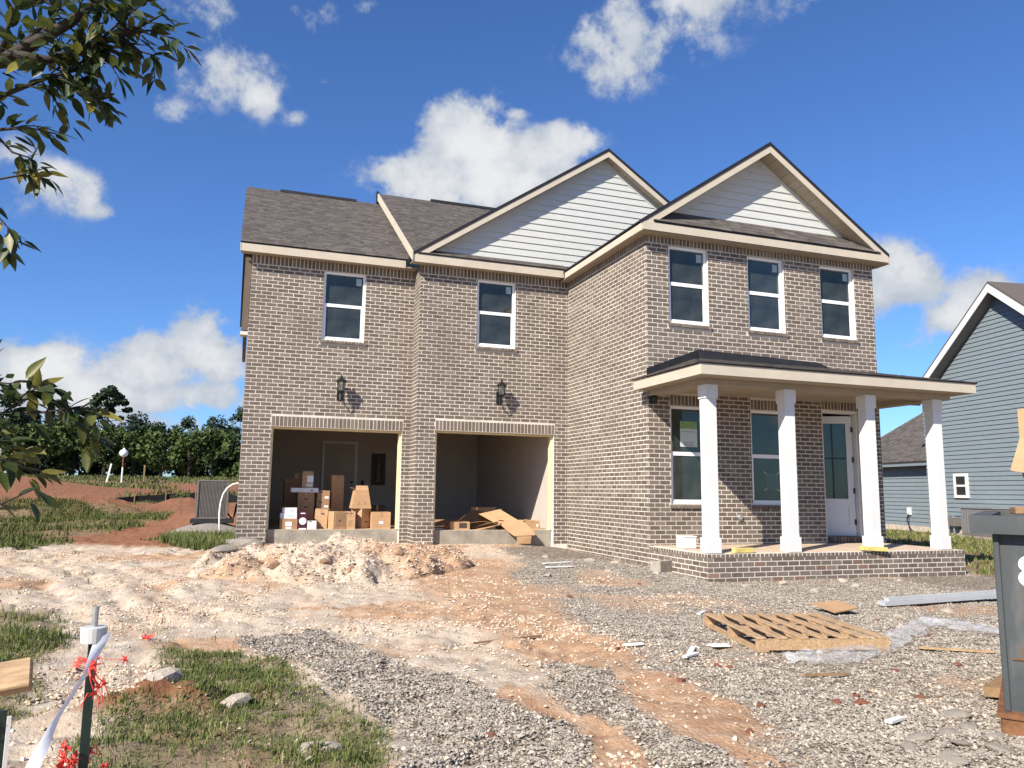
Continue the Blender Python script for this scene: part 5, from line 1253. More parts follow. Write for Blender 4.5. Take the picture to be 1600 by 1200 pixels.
# small window
a, b, c, d = .31, .99, 1.13, 2.0
wn_ = MB().prism([nb(a, c, .085), nb(b, c, .085), nb(b, c + .1, .085), nb(a, c + .1, .085)], NN * -.08).prism([nb(a, d - .1, .085), nb(b, d - .1, .085), nb(b, d, .085), nb(a, d, .085)], NN * -.08).prism([nb(a, c + .1, .085), nb(a + .1, c + .1, .085), nb(a + .1, d - .1, .085), nb(a, d - .1, .085)], NN * -.08).prism([nb(b - .1, c + .1, .085), nb(b, c + .1, .085), nb(b, d - .1, .085), nb(b - .1, d - .1, .085)], NN * -.08).prism([nb(a + .1, 1.53, .085), nb(b - .1, 1.53, .085), nb(b - .1, 1.60, .085), nb(a + .1, 1.60, .085)], NN * -.08).obj('window', 'white_paint', nh)
for (p, q) in ((c + .1, 1.53), (1.60, d - .1)): MB().prism([nb(a + .1, p, .06), nb(b - .1, p, .06), nb(b - .1, q, .06), nb(a + .1, q, .06)], NN * -.005).obj('pane', 'ac_dark', wn_)
# outlet box with cord, gas meter
mt = thing('outlet_box', 'white outlet box with hanging cord low on the neighbour wing wall', 'outlet box', tuple(nb(4.35, .55, -.5)))
MB().prism([nb(4.25, .42, -.5), nb(4.45, .42, -.5), nb(4.45, .72, -.5), nb(4.25, .72, -.5)], NN * -.07).obj('box', 'white_paint', mt)
MB().tube([nb(4.35, .45, -.48), nb(4.2, .2, -.3), nb(3.6, -.12, 0), nb(2.9, -.25, .3)], .025, 6).obj('cord', 'black_metal', mt)
gm = thing('gas_meter', 'grey gas meter with pipes at the foot of the neighbour wall', 'gas meter', tuple(nb(.85, 0, .2)))
MB().tube([nb(.95, -.35, .2), nb(.95, .5, .2)], .035, 8).tube([nb(.95, .5, .2), nb(.55, .5, .2), nb(.55, .1, .2)], .03, 8).tube([nb(.55, .3, .2), nb(.2, .3, .15)], .03, 8).obj('pipes', 'galvanised', gm)
MB().prism([nb(.70, .12, .3), nb(1.15, .12, .3), nb(1.15, .42, .3), nb(.70, .42, .3)], NN * -.18).obj('meter_body', 'ac_grille', gm)
ac2 = thing('air_conditioner', 'grey condenser beside the neighbour wall behind the dumpster rim', 'air conditioner', tuple(nb(-.8, 0, .8)))
MB().prism([nb(-1.75, -.12, .95), nb(-.35, -.12, .95), nb(-.35, .78, .95), nb(-1.75, .78, .95)], NN * -.75).obj('cabinet', 'ac_grille', ac2)
MB().prism([nb(-1.78, .78, .98), nb(-.32, .78, .98), nb(-.32, .83, .98), nb(-1.78, .83, .98)], NN * -.81).obj('top_cover', 'galvanised', ac2)
for i in range(12): s_ = -1.7 + i * .115; MB().prism([nb(s_, -.05, .965), nb(s_ + .04, -.05, .965), nb(s_ + .04, .74, .965), nb(s_, .74, .965)], NN * -.014).obj('louvre', 'galvanised', ac2)
MB().prism([nb(-1.85, -.4, 1.05), nb(-.25, -.4, 1.05), nb(-.25, -.13, 1.05), nb(-1.85, -.13, 1.05)], NN * -.95).obj('pad', 'concrete', ac2)

# ------------------------------------------------------------------ stakes and netting, lower left
def tpost(name, label, x, y, ztop, lean=0.0, mcol='steel_green'):
    t = thing(name, label, 'post', (x, y, sz(x, y)), 'fence posts at the lower left')
    h = ztop - sz(x, y)
    MB().box(-.0125, .0125, -.003, .003, -.3, h).box(-.003, .003, .003, .018, -.3, h).obj('post', mcol, t, local=True)
    t.rotation_euler = (0, lean, .35); return t
tp = tpost('t_post', 'dark green steel post with white cap and ribbon in the left foreground', -.372, 2.60, .715)
h0 = .715 - sz(-.372, 2.6)
MB().lathe([(0, h0 - .022), (.034, h0 - .022), (.036, h0 + .02), (.030, h0 + .022), (.0, h0 + .022)], (0, .004, 0), 20).obj('cap', 'cap_plastic', tp, smooth=False, local=True)
MB().lathe([(.009, h0 + .02), (.009, h0 + .078), (.0, h0 + .078)], (0, .004, 0), 10).obj('pipe_stub', 'galvanised', tp, local=True)
tp2 = tpost('t_post', 'dark post at the left frame edge with orange netting scraps', -.603, 2.68, .50)
MB().box(.012, .022, -.016, -.01, .15, .62).obj('side_strip', 'pvc', tp2, local=True)
# ribbon
rp = [Vector((-.345, 2.585, .715)), Vector((-.375, 2.56, .62)), Vector((-.44, 2.53, .50)), Vector((-.475, 2.50, .40)), Vector((-.51, 2.47, .30)), Vector((-.56, 2.42, .20)), Vector((-.62, 2.36, .06)), Vector((-.66, 2.3, -.05))]
rv, rf = [], []
for i in range(36):
    t_ = i / 35 * (len(rp) - 1); k = min(int(t_), len(rp) - 2); p = rp[k].lerp(rp[k + 1], t_ - k); an = .3 + .9 * math.sin(t_ * 1.1) * .6
    w_ = Vector((math.cos(an), math.sin(an), .25)) * (.021 * (.75 + .25 * math.cos(t_ * 2)))
    rv += [tuple(p - w_), tuple(p + Vector((0, -.004, 0))), tuple(p + w_)]
for i in range(35):
    for j in range(2): a = i * 3 + j; rf.append((a, a + 1, a + 4, a + 3))
tag(np_mesh('ribbon', np.array(rv), np.array(rf), 'tape_white', smooth=True), 'white plastic ribbon hanging from the capped post', 'ribbon')
o = tag(MB().bbox(-.25, .25, -.045, .045, 0, .04, .004).obj('wood_plank', 'lumber'), 'short light plank nailed across the post at the left frame edge', 'plank'); o.location = (-.79, 2.70, .55); o.rotation_euler = (.9, -.12, .1)
# shredded orange net
def net(label, c, n, sp, seed, big=1.0):
    r = random.Random(seed); mb = MB()
    for i in range(n):
        p = Vector(c) + Vector((r.gauss(0, sp[0]), r.gauss(0, sp[1]), r.gauss(0, sp[2])))
        if i: mb.tube([prev_, (prev_ + p) / 2 + Vector((0, 0, -.01)), p], .0016, 4)
        prev_ = p
        ax = Vector((r.uniform(-1, 1), r.uniform(-1, 1) - .8, r.uniform(-1, 1))).normalized(); b = ax.orthogonal().normalized(); cc = ax.cross(b)
        k = r.randint(5, 8); rr = r.uniform(.010, .024) * big; star = []
        for q in range(k * 2):
            an = q * math.pi / k + r.uniform(-.2, .2); star.append(p + (b * math.cos(an) + cc * math.sin(an)) * rr * (r.uniform(.9, 1.7) if q % 2 else r.uniform(.25, .6)) + ax * r.uniform(-.006, .006))
        mb.prism(star, ax * .0015)
        for q in range(2):
            e = star[r.randrange(len(star))]; mb.tube([e, e + Vector((r.uniform(-.02, .02), r.uniform(-.02, .02), -r.uniform(.01, .05))) * big], .0016, 4)
    o = mb.obj('orange_netting', 'orange_net'); return tag(o, label, 'netting', 'shredded orange netting at the lower left')
net('shredded orange netting tangled round the middle of the capped post', (-.375, 2.57, .34), 16, (.045, .03, .05), 1)
net('few orange netting shreds caught below the white cap', (-.368, 2.58, .56), 5, (.015, .015, .06), 2)
net('orange netting shreds on the post at the frame edge', (-.603, 2.64, .24), 16, (.03, .03, .13), 3)
net('orange netting tuft in the grass between the two posts', (-.46, 2.58, .12), 14, (.075, .06, .06), 4)
net('small orange netting tuft on the dirt left of the capped post', (-.88, 6.4, sz(-.88, 6.4) + .06), 9, (.05, .035, .02), 5, 1.6)
net('orange plastic scrap on the dirt right of the white cap', (-.66, 7.3, sz(-.66, 7.3) + .02), 3, (.03, .02, .006), 6, 2.0)
net('orange netting low on the capped post', (-.33, 2.56, .08), 12, (.05, .04, .06), 7)

# ------------------------------------------------------------------ far field: silt fence, stakes, lamp
sf = thing('silt_fence', 'low black silt fence across the field behind the condenser', 'fence', (-.5, 37, 0))
pts = [(-5.4, 36.5), (-4.2, 37.2), (-3.0, 37.6), (-1.8, 38.0), (-.6, 38.3), (.8, 38.4), (2.2, 38.5)]
for i, ((xa, ya), (xb, yb)) in enumerate(zip(pts[:-1], pts[1:])):
    h_ = .18 + .1 * min(i, 3)
    MB().prism([(xa, ya, gz(xa, ya) - .1), (xb, yb, gz(xb, yb) - .1), (xb, yb, gz(xb, yb) + h_ + .08), (xa, ya, gz(xa, ya) + h_)], (0, .02, 0)).obj('fabric_panel', 'fabric_black', sf)
    MB().box(xa - .02, xa + .02, ya - .04, ya - .002, gz(xa, ya) - .2, gz(xa, ya) + h_ + .12).obj('stake', 'lumber_dark', sf)
for i, (x, y, h_, ln, lb, mc) in enumerate(((-9.0, 62.5, 1.5, .16, 'leaning survey stake in the far field left of the lamp post', 'pvc'), (-6.5, 62, 1.45, .0, 'dark survey stake in the far field right of the lamp post', 'lumber_dark'))):
    o = tag(MB().box(-.05, .05, -.03, .03, 0, h_ * .6).box(-.055, .055, -.035, .035, h_ * .6, h_).obj('survey_stake', mc), lb, 'stake'); o.location = (x, y, gz(x, y)); o.rotation_euler = (0, ln, 0)
lp_ = thing('street_lamp', 'distant street lamp with a white globe before the tree line', 'street lamp', (-8.0, 62.5, gz(-8, 62.5)))
hh = 3.55 - gz(-8, 62.5)
MB().tube([(0, 0, -.1), (0, 0, hh * .55)], .055, 8).obj('post', 'pvc', lp_, local=True); MB().tube([(0, 0, hh * .55), (0, 0, hh - .25)], .05, 8).obj('upper_post', 'rust', lp_, local=True)
MB().lathe([(.06, -.28), (.24, -.16), (.30, .0), (.25, .18), (.1, .28), (.06, .34), (0, .42)], (0, 0, hh), 14).obj('globe', 'globe', lp_, smooth=True, local=True)

# ------------------------------------------------------------------ trees
def leaf_cloud(clumps, per, size, seed, squash=1.0):
    r = np.random.default_rng(seed); V = []; F = []
    for (cx, cy, cz, rad) in clumps:
        n = int(per * rad ** 2)
        d = r.normal(size=(n, 3)); d /= np.linalg.norm(d, axis=1)[:, None]
        p = np.array([cx, cy, cz]) + d * rad * (r.random((n, 1)) ** .35) * np.array([1, 1, squash])
        a = r.normal(size=(n, 3)); a /= np.linalg.norm(a, axis=1)[:, None]; b = np.cross(a, d + r.normal(size=(n, 3)) * .6); b /= np.linalg.norm(b, axis=1)[:, None] + 1e-9
        s = size * (.6 + .8 * r.random((n, 1))); q = np.stack([p - a * s, p + b * s * .55, p + a * s, p - b * s * .55], 1)
        V.append(q.reshape(-1, 3))
    V = np.concatenate(V); F = np.arange(len(V)).reshape(-1, 4); return V, F
def arr_mesh(name, V, F, m):
    o = np_mesh(name, V, F, m); me = o.data; bpy.data.objects.remove(o); return me
def crown_clumps(h, w, n, seed, base=.25):
    r = random.Random(seed); out = []
    for i in range(n):
        z = h * (base + (1 - base) * r.random()); k = (z / h - base) / (1 - base); rr = w * (.35 + .65 * math.sin(math.pi * min(1, k * .75 + .22)))
        a = r.uniform(0, 2 * math.pi); q = rr * r.random() ** .5 * .8; out.append((q * math.cos(a), q * math.sin(a), z, r.uniform(.16, .30) * w))
    return out
def tree_proto(h, w, seed, m):
    V, F = leaf_cloud(crown_clumps(h, w, 34, seed), 150, .19, seed); cm = arr_mesh('crown', V, F, m)
    r = random.Random(seed); mb = MB().tube([(0, 0, -.3), (.1, 0, h * .3), (.0, .1, h * .6), (.05, 0, h * .85)], [.22, .18, .12, .04], 7)
    for i in range(6):
        a = r.uniform(0, 6.28); z = h * r.uniform(.3, .65); mb.tube([(0, 0, z), (w * .4 * math.cos(a), w * .4 * math.sin(a), z + h * .18)], [.09, .03], 5)
    return cm, mb.mesh('trunk', 'bark')
protos = [tree_proto(8.5, 3.6, 31, 'leaf_far'), tree_proto(7.2, 3.9, 32, 'leaf_far'), tree_proto(9.5, 3.4, 33, 'leaf_far'), tree_proto(5.0, 2.9, 34, 'leaf_mid'), tree_proto(4.2, 3.0, 35, 'leaf_mid')]
def put_tree(k, x, y, sc, label, group, rz, name='tree', szz=1.0):
    t = thing(name, label, 'tree', (x, y, gz(x, y) - .1), group, rz); t.scale = (sc, sc, sc * szz)
    for n_, me in zip(('crown', 'trunk'), protos[k]): o = link(n_, me, t, True)
    return t
rt = random.Random(3)
back = [(-33, 0), (-29.5, 1), (-26, 2), (-22.8, 1), (-19.6, 0), (-16.4, 2), (-12.4, 0), (-9.2, 1), (-6.2, 2), (-3.2, 0), (-.2, 2), (3, 1), (6.5, 0)]
for i, (x, k) in enumerate(back):
    put_tree(k, x, 106 + rt.uniform(-3, 3), rt.uniform(.84, 1.04) * (.93 if x > -20 else 1.0), 'dark broadleaf tree in the tall back row of the far tree line', 'tall dark trees of the far tree line', rt.uniform(0, 6))
for i, (x, k) in enumerate(((-31, 3), (-27, 4), (-23.2, 3), (-20.4, 4), (-17.4, 3), (-14, 3), (-11.2, 4), (-8.3, 3), (-5.4, 3), (-2.6, 4), (.4, 3), (3.4, 3))):
    put_tree(k, x, 94 + rt.uniform(-3, 3), rt.uniform(1.0, 1.35), 'lighter green bushy tree in the low front row of the far tree line', 'bushy green trees in front of the far tree line', rt.uniform(0, 6), 'bushy_tree')
# pine that stands above the tree line
pt = thing('pine_tree', 'tall dark pine rising above the far tree line', 'tree', (-14.2, 96, gz(-14.2, 96)))
cl = [(0, 0, 9.7, .9), (.9, .2, 9.2, .7), (-.9, 0, 9.1, .75), (1.5, 0, 8.6, .6), (-1.4, .3, 8.5, .65), (.3, -.6, 8.4, .8), (-2.0, 0, 7.6, .55), (1.9, .2, 7.8, .55), (0, .4, 7.6, .7), (-1.0, 0, 6.9, .5), (1.2, 0, 6.8, .45), (.2, 0, 10.2, .5)]
V, F = leaf_cloud(cl, 420, .20, 77, .6); link('crown', arr_mesh('crown', V, F, 'leaf_pine'), pt, True)
mb = MB().tube([(0, 0, -.2), (.08, 0, 4), (-.05, 0, 8), (0, 0, 9.8)], [.2, .17, .1, .03], 8)
for (x, y, z, r_) in cl: mb.tube([(0, 0, z - .5), (x * .8, y * .8, z - .1)], [.06, .02], 5)
mb.obj('trunk', 'bark', pt, local=True)

# ------------------------------------------------------------------ near tree at the left, branches reaching into the picture
nt = thing('leafy_tree', 'leafy tree at the left edge with branches hanging into the picture', 'tree', (-1.02, 1.58, gz(-1.02, 1.58)))
def P(u, v, t): r_ = ray(u, v); return CAM + r_ * t
MB().tube([(-1.02, 1.58, -.3), (-1.00, 1.58, .5), (-.976, 1.576, 1.19), (-.93, 1.564, 1.72), (-.90, 1.55, 1.95), (-.88, 1.54, 2.1)], [.05, .045, .04, .03, .018, .008], 10).obj('trunk', 'bark', nt)
BRANCH = [
    ([(-0.924, 1.562, 1.718), (-0.660, 1.518, 1.810), (-0.426, 1.457, 1.860), (-0.366, 1.430, 1.898), (-0.317, 1.408, 1.929), (-0.269, 1.382, 1.968), (-0.198, 1.364, 2.048)], [0.0217, 0.0161, 0.0118, 0.0105, 0.0087, 0.0068, 0.0025], .9),
    ([(-0.401, 1.443, 1.872), (-0.348, 1.426, 1.863), (-0.304, 1.408, 1.880), (-0.234, 1.382, 1.907), (-0.172, 1.355, 1.942)], [0.0087, 0.0074, 0.0062, 0.0050, 0.0012], 1.2),
    ([(-0.933, 1.562, 1.652), (-0.660, 1.518, 1.718), (-0.422, 1.461, 1.801), (-0.343, 1.430, 1.836), (-0.290, 1.417, 1.854)], [0.0124, 0.0087, 0.0050, 0.0031, 0.0012], 1.3),
    ([(-0.343, 1.430, 1.841), (-0.299, 1.417, 1.810), (-0.264, 1.408, 1.797)], [0.0025, 0.0019, 0.0009], 1.0),
    ([(-0.942, 1.566, 1.564), (-0.616, 1.496, 1.696), (-0.431, 1.466, 1.740), (-0.374, 1.452, 1.748), (-0.330, 1.443, 1.740)], [0.0099, 0.0062, 0.0037, 0.0019, 0.0009], 1.4),
    ([(-0.431, 1.466, 1.740), (-0.396, 1.461, 1.704), (-0.366, 1.457, 1.696)], [0.0025, 0.0019, 0.0009], 1.0),
    ([(-0.955, 1.571, 1.476), (-0.616, 1.518, 1.608), (-0.431, 1.483, 1.656), (-0.387, 1.470, 1.667), (-0.348, 1.457, 1.680)], [0.0087, 0.0050, 0.0025, 0.0015, 0.0009], .45),
    ([(-0.484, 1.496, 1.643), (-0.431, 1.483, 1.616), (-0.396, 1.478, 1.577), (-0.383, 1.478, 1.555)], [0.0025, 0.0019, 0.0012, 0.0009], .9),
    ([(-0.396, 1.439, 1.885), (-0.352, 1.426, 1.938), (-0.317, 1.408, 1.986)], [0.0050, 0.0031, 0.0012], 1.4),
    ([(-0.426, 1.452, 1.872), (-0.418, 1.452, 1.938), (-0.396, 1.439, 2.004)], [0.0050, 0.0031, 0.0012], 1.6),
    ([(-0.234, 1.382, 1.907), (-0.202, 1.373, 1.880), (-0.176, 1.364, 1.872)], [0.0025, 0.0019, 0.0009], 1.5),
    ([(-0.234, 1.382, 1.907), (-0.190, 1.364, 1.916), (-0.158, 1.351, 1.903)], [0.0025, 0.0019, 0.0009], 1.6),
    ([(-0.273, 1.399, 1.894), (-0.242, 1.386, 1.929), (-0.198, 1.364, 1.968)], [0.0025, 0.0019, 0.0009], 1.3)]
LOW = [
    ([(-0.990, 1.580, 1.080), (-0.704, 1.474, 1.190), (-0.418, 1.342, 1.238), (-0.330, 1.311, 1.247), (-0.273, 1.290, 1.249), (-0.238, 1.276, 1.256)], [0.0099, 0.0068, 0.0037, 0.0025, 0.0019, 0.0009], 1.3),
    ([(-0.330, 1.311, 1.247), (-0.308, 1.298, 1.269), (-0.293, 1.294, 1.287)], [0.0019, 0.0012, 0.0009], 1.4),
    ([(-0.418, 1.342, 1.238), (-0.374, 1.320, 1.273), (-0.352, 1.311, 1.282)], [0.0019, 0.0012, 0.0009], 1.5),
    ([(-0.418, 1.342, 1.238), (-0.361, 1.320, 1.216), (-0.317, 1.302, 1.203)], [0.0019, 0.0012, 0.0009], 1.6),
    ([(-0.999, 1.580, 0.992), (-0.660, 1.452, 1.124), (-0.418, 1.320, 1.176), (-0.352, 1.298, 1.185), (-0.308, 1.276, 1.176)], [0.0074, 0.0050, 0.0025, 0.0019, 0.0009], 1.4),
    ([(-1.003, 1.584, 0.904), (-0.616, 1.364, 0.992), (-0.396, 1.210, 1.058), (-0.343, 1.179, 1.088), (-0.290, 1.153, 1.115), (-0.246, 1.135, 1.137)], [0.0062, 0.0043, 0.0025, 0.0019, 0.0012, 0.0009], .5),
    ([(-0.440, 1.232, 1.044), (-0.378, 1.197, 1.036), (-0.343, 1.188, 1.018)], [0.0019, 0.0012, 0.0009], 1.8),
    ([(-0.440, 1.232, 1.058), (-0.387, 1.206, 1.080), (-0.352, 1.188, 1.088)], [0.0019, 0.0012, 0.0009], 1.8),
    ([(-0.462, 1.254, 1.080), (-0.396, 1.223, 1.124), (-0.370, 1.206, 1.132)], [0.0019, 0.0012, 0.0009], 1.6)]
rtw = random.Random(8)
def twigs(lst, n, ln, dn):
    out = []
    for (pts, rs, d0) in lst:
        for q in range(n):
            k = rtw.randint(1, len(pts) - 2) if len(pts) > 2 else 0; t = rtw.random(); a = Vector(pts[k]).lerp(Vector(pts[k + 1]), t)
            dd = (Vector(pts[k + 1]) - Vector(pts[k])).normalized(); e = (dd * rtw.uniform(.2, 1) + Vector((rtw.gauss(0, .6), rtw.gauss(0, .45), rtw.gauss(-.15, .6)))).normalized() * rtw.uniform(*ln)
            out.append(([tuple(a), tuple(a + e * .5 + Vector((0, 0, .004))), tuple(a + e)], [.0017, .0012, .0008], dn))
    return out
BRANCH += twigs(BRANCH[:3], 11, (.045, .09), 1.5) + twigs(BRANCH[3:], 1, (.03, .056), 1.3)
LOW += twigs(LOW, 2, (.036, .07), 1.5)
for pts, rs, dn in BRANCH + LOW: MB().tube(pts, rs, 6).obj('branch', 'twig', nt, smooth=True)
def leaf_mesh(seed, m):
    r = random.Random(seed); V = []; F = []; n = 6; fold = r.uniform(.1, .5); curl = r.uniform(-.25, .35)
    for i in range(n + 1):
        t = i / n; w = .21 * math.sin(math.pi * t ** .8) * (1 - .15 * t); z = -curl * t * t * .5
        V += [(t, -w, z + w * fold), (t, 0, z), (t, w, z + w * fold)]
    for i in range(n):
        a = i * 3; F += [(a, a + 3, a + 4, a + 1), (a + 1, a + 4, a + 5, a + 2)]
    V += [(-.18, -.008, .02), (-.18, .008, .02)]; F.append((1, len(V) - 2, len(V) - 1))
    mb = MB(); mb.v = V; mb.f = F; return mb.mesh('leaf', m, True)
LN = [leaf_mesh(i, 'leaf_near') for i in range(6)]; LY = [leaf_mesh(50 + i, 'leaf_yellow') for i in range(3)]
leaves = []
rl = random.Random(21)
for bi, (pts, rs, dn) in enumerate(BRANCH + LOW):
    low = bi >= len(BRANCH); pts = [Vector(p) for p in pts]
    for k in range(len(pts) - 1):
        a, b = pts[k], pts[k + 1]; L_ = (b - a).length
        if max(rs[k], rs[k + 1]) > .008 and bi == 0: dens_ = 60
        elif rs[k] > .0075: dens_ = 32
        else: dens_ = 112
        n = int(L_ * dens_ * dn * .9 + rl.random())
        if k == len(pts) - 2: n += 3
        d = (b - a).normalized()
        for q in range(n):
            t = rl.random() if not (k == len(pts) - 2 and q < 3) else 1.0
            p = a + (b - a) * t
            side = Vector((rl.gauss(0, 1), rl.gauss(0, 1), rl.gauss(-.25, .8))); side = (side - d * side.dot(d)).normalized()
            off = side * rl.uniform(.0, .02) if rl.random() < .6 else Vector((0, 0, 0))
            dirv = (d * rl.uniform(.4, 1.1) + side * rl.uniform(.4, 1.0) + Vector((0, 0, -.25))).normalized()
            up = Vector((rl.gauss(0, .5), rl.gauss(-.3, .5), 1)); up = (up - dirv * up.dot(dirv)).normalized(); yv = up.cross(dirv)
            s = rl.uniform(.025, .041) * (1.05 if low else 1.0)
            yel = rl.random() < ((.55 if bi >= len(BRANCH) + 5 else .16) if low else .22)
            leaves.append((p + off, dirv, yv, up, s, yel))
def lscore(l):
    c = l[0] + l[1] * l[4] * .5 - CAM; d = c.dot(FW); u = 800 + FPX * c.dot(RT) / d; v = 600 - FPX * c.dot(UP) / d
    return (1 if (-10 < u < 1600 and -10 < v < 1200) else 0) * l[4] / d * abs(l[3].dot(c.normalized())) + l[4] * 1e-4
leaves.sort(key=lambda l: -lscore(l)); print('leaves', len(leaves))
rest = MB()
for i, (p, x, y, z, s, yel) in enumerate(leaves):
    me = LY[i % 3] if yel else LN[i % 6]
    mw_ = Matrix(((x.x * s, y.x * s, z.x * s, p.x), (x.y * s, y.y * s, z.y * s, p.y), (x.z * s, y.z * s, z.z * s, p.z), (0, 0, 0, 1)))
    if i < 300:
        o = link('leaf', me, nt); o.matrix_basis = mw_
    else:
        rest.add([mw_ @ v.co for v in me.vertices], [tuple(f.vertices) for f in me.polygons])
if rest.v:
    o = rest.obj('foliage', 'leaf_near', nt, smooth=True); o['kind'] = 'stuff'

# ------------------------------------------------------------------ scattered stuff: gravel, clods, weeds
def frustum(x, y, m=1.25):
    """rough sector in front of the viewpoint, wider than the picture"""
    a = np.arctan2(x, y) - YAW; return np.abs(a) < .62 * m
def stones(name, label, n, area, wfun, size, m, seed, power=1.0, zoff=.0, near=None):
    r = np.random.default_rng(seed); x0, x1, y0, y1 = area
    P = []; tot = 0
    for _ in range(40):
        k = 200000; x = r.uniform(x0, x1, k); y = r.uniform(y0, y1, k)
        w = wfun(x, y); ok = (r.random(k) < w) & frustum(x, y); P.append(np.stack([x[ok], y[ok]], 1)); tot += ok.sum()
        if tot > n: break
    p = np.concatenate(P)[:n]; x, y = p[:, 0], p[:, 1]; n = len(p)
    s = size[0] + (size[1] - size[0]) * r.random(n) ** 2.2
    base = np.array([[1, 0, 0], [0, 1, 0], [-1, 0, 0], [0, -1, 0], [0, 0, 1], [0, 0, -1]], float)
    v = base[None] * (.55 + .7 * r.random((n, 6, 1))) + r.normal(size=(n, 6, 3)) * .16
    an = r.uniform(0, 6.28, n); c, sn = np.cos(an), np.sin(an)
    vx = v[:, :, 0] * c[:, None] - v[:, :, 1] * sn[:, None]; vy = v[:, :, 0] * sn[:, None] + v[:, :, 1] * c[:, None]
    tl = r.normal(size=(n, 2)) * .5
    vz = v[:, :, 2] * .62 + vx * tl[:, :1] * .5 + vy * tl[:, 1:] * .5
    v = np.stack([vx, vy, vz], -1) * s[:, None, None]
    v += np.stack([x, y, surf(x, y) + zoff + s * .28], -1)[:, None]
    f = np.array([[0, 1, 4], [1, 2, 4], [2, 3, 4], [3, 0, 4], [1, 0, 5], [2, 1, 5], [3, 2, 5], [0, 3, 5]])
    F = (np.arange(n)[:, None, None] * 6 + f).reshape(-1, 3)
    o = np_mesh(name, v.reshape(-1, 3), F, m, kind='stuff'); o['label'] = label; o['category'] = 'gravel' if 'gravel' in name else 'soil'; return o
def clear_mask(x, y):
    return ~((x > XC - .02) & (x < XPR + .02) & (y > YP - .01) | (y > YA) | (x > XB) & (y > YB - .01) | (x > XC) & (y > YC))
def dfall(x, y, d0=4.5): return np.clip((d0 / np.maximum(np.hypot(x, y), 1)) ** 1.1, 0, 1)
def wg(x, y):
    g, gr, o, f = zones(x, y); return np.clip((g - .25) * 1.35, 0, 1) * dfall(x, y) * clear_mask(x, y) * (1 - .6 * gr)
stones('loose_gravel', 'loose grey crushed gravel over the drive', 165000, (-.5, 10.5, 2.2, 13), wg, (.006, .0150), 'gravel', 1)
def wc(x, y):
    g, gr, o, f = zones(x, y); return (.05 + .5 * sstep(fbm(x * 1.5, y * 1.5, 3), .0, .2) + .8 * (mound_h(x, y) > .04)) * dfall(x, y, 5) * (1 - g) * (1 - gr) * clear_mask(x, y)
stones('soil_clods', 'loose pale clods and grit on the bare dirt', 42000, (-6, 6, 2.2, 16.5), wc, (.004, .020), 'clod', 2)
def wm(x, y): return (mound_h(x, y) > .03) * (.25 + .9 * sstep(fbm(x * 3, y * 3, 2), .0, .15))
stones('mound_clods', 'crumbled pale clods covering the dirt mound', 4200, (-1, 4.3, 9.2, 15), wm, (.006, .032), 'clod', 12)
def wp(x, y):
    g, gr, o, f = zones(x, y); return np.clip(g * .5 + .3, 0, 1) * dfall(x, y, 6) * clear_mask(x, y)
stones('pale_pebbles', 'scattered pale pebbles among the gravel', 2500, (0, 11, 2.4, 13), wp, (.008, .022), 'stone_pale', 3)
def blades(name, label, n, area, wfun, hgt, wid, m, seed, clump=1, lean=.6, spread=.03):
    r = np.random.default_rng(seed); x0, x1, y0, y1 = area; P = []; tot = 0
    for _ in range(60):
        k = 60000; x = r.uniform(x0, x1, k); y = r.uniform(y0, y1, k); ok = (r.random(k) < wfun(x, y)) & frustum(x, y, 1.35)
        P.append(np.stack([x[ok], y[ok]], 1)); tot += ok.sum()
        if tot * clump > n: break
    p = np.concatenate(P)[: n // clump]; sc = .6 + .7 * r.random(len(p)); p = np.repeat(p, clump, 0); sc = np.repeat(sc, clump)
    p = p + r.normal(size=p.shape) * spread; n = len(p)
    h = r.uniform(hgt[0], hgt[1], n) * sc; a = r.uniform(0, 6.28, n); l = np.abs(r.normal(size=n)) * lean + .1
    dx, dy = np.cos(a), np.sin(a); w = wid * (.7 + .6 * r.random(n)); z = surf(p[:, 0], p[:, 1]) - .005
    V = np.zeros((n, 5, 3))
    for i, (t, ww) in enumerate(((0, 1), (0, -1), (.55, .8), (.55, -.8), (1, 0))):
        hz_ = h * (t - .35 * np.minimum(l, 1.3) * t * t * .8); rad = h * l * t * t * .75
        V[:, i, 0] = p[:, 0] + dx * rad - dy * w * ww; V[:, i, 1] = p[:, 1] + dy * rad + dx * w * ww; V[:, i, 2] = z + hz_
    f = np.array([[0, 1, 3], [0, 3, 2], [2, 3, 4]]); F = (np.arange(n)[:, None, None] * 5 + f).reshape(-1, 3)
    o = np_mesh(name, V.reshape(-1, 3), F, m, kind='stuff'); o['label'] = label; o['category'] = 'grass'; return o
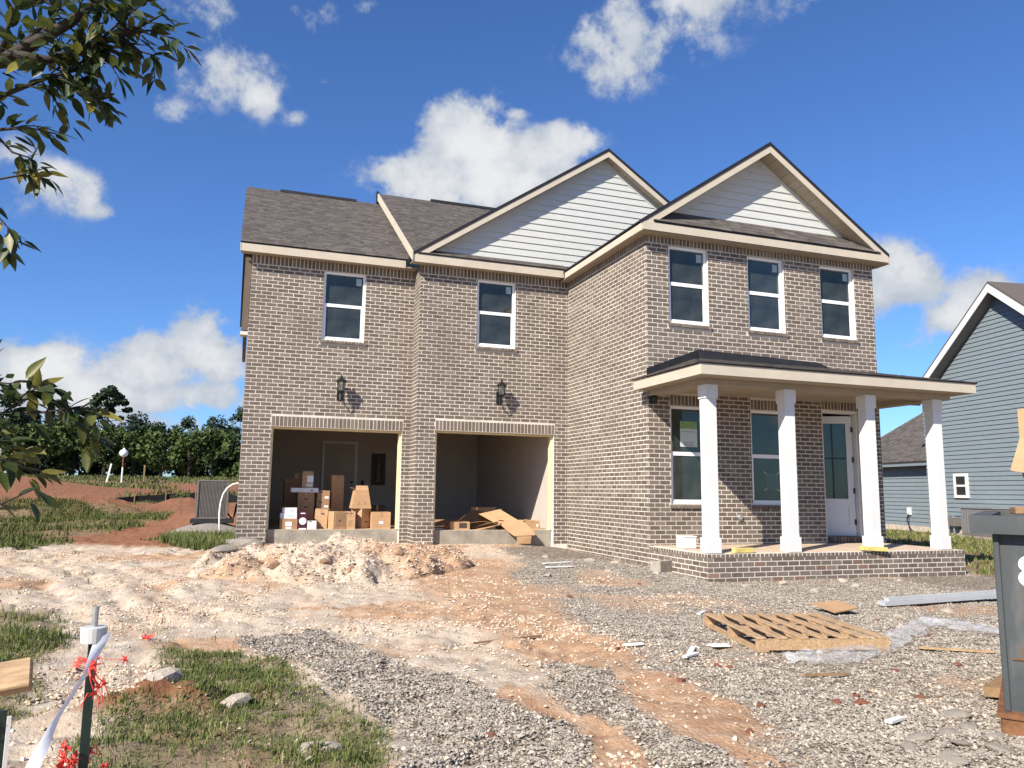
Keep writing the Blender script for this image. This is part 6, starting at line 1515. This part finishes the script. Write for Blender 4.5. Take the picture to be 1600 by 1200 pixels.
def wgr(x, y):
    g, gr, o, f = zones(x, y); return (sstep(gr, .25, .8) * (.25 + .9 * sstep(fbm(x * 2.2 + 9, y * 2.2, 3), -.12, .12)) + .006) * clear_mask(x, y) * (1 - .8 * (g > .6))
blades('weeds', 'patchy low weeds and grass in the foreground dirt', 34000, (-2.6, 1.2, 2.3, 8), wgr, (.02, .065), .0028, 'grass', 5, 6, .9, .03)
blades('weed_mat', 'low matted weeds and straw between the taller tufts', 36000, (-2.6, 1.2, 2.3, 8), wgr, (.012, .035), .0026, 'grass', 15, 4, 1.3, .05)
blades('weeds', 'scattered weeds on the bare dirt at the left', 9000, (-6, 1.5, 7, 17), wgr, (.05, .14), .004, 'grass', 6, 8, .9, .05)
blades('tall_grass', 'tall grass tuft at the left corner of the house', 9000, (-1.9, .0, 15.3, 18.8), lambda x, y: (poly_sd(x, y, [(-1.45, 17.2), (-0.8, 15.7), (-.25, 15.5), (-0.03, 16.5), (-.03, 17.7), (-1.0, 17.8)]) > 0) * 1.0, (.10, .24), .005, 'grass', 7, 5, .5, .05)
blades('field_grass', 'rough grass over the red clay field', 52000, (-14, .5, 16, 40), lambda x, y: sstep(zones(x, y)[1], .3, .8) * np.clip(20 / y, 0, 1) * (x < -.1) * (.12 + sstep(fbm(x * .9, y * .9, 3), -.05, .15)), (.04, .15), .010, 'grass_far', 8, 6, .7, .10)
blades('far_grass', 'dry grass on the far rise before the trees', 30000, (-40, 4, 40, 92), lambda x, y: sstep(zones(x, y)[1], .3, .8), (.12, .38), .03, 'grass_far', 9, 6, .6, .3)
blades('side_grass', 'green lawn grass between the two houses', 26000, (12.6, 30, 8.5, 34), lambda x, y: sstep(zones(x, y)[1], .3, .8) * ((x - NP.x) * NN.x + (y - NP.y) * NN.y > .15), (.06, .16), .012, 'grass', 10, 6, .6, .08)
# dark brush under the far trees
V, F = leaf_cloud([(rt.uniform(-42, 8), rt.uniform(98, 103), gz(-10, 100) + rt.uniform(.2, 2.2), rt.uniform(.9, 1.6)) for _ in range(90)], 55, .28, 99, .9)
o = np_mesh('undergrowth', V, F, 'leaf_far', kind='stuff'); o['label'] = 'dark undergrowth filling the foot of the far tree line'; o['category'] = 'undergrowth'
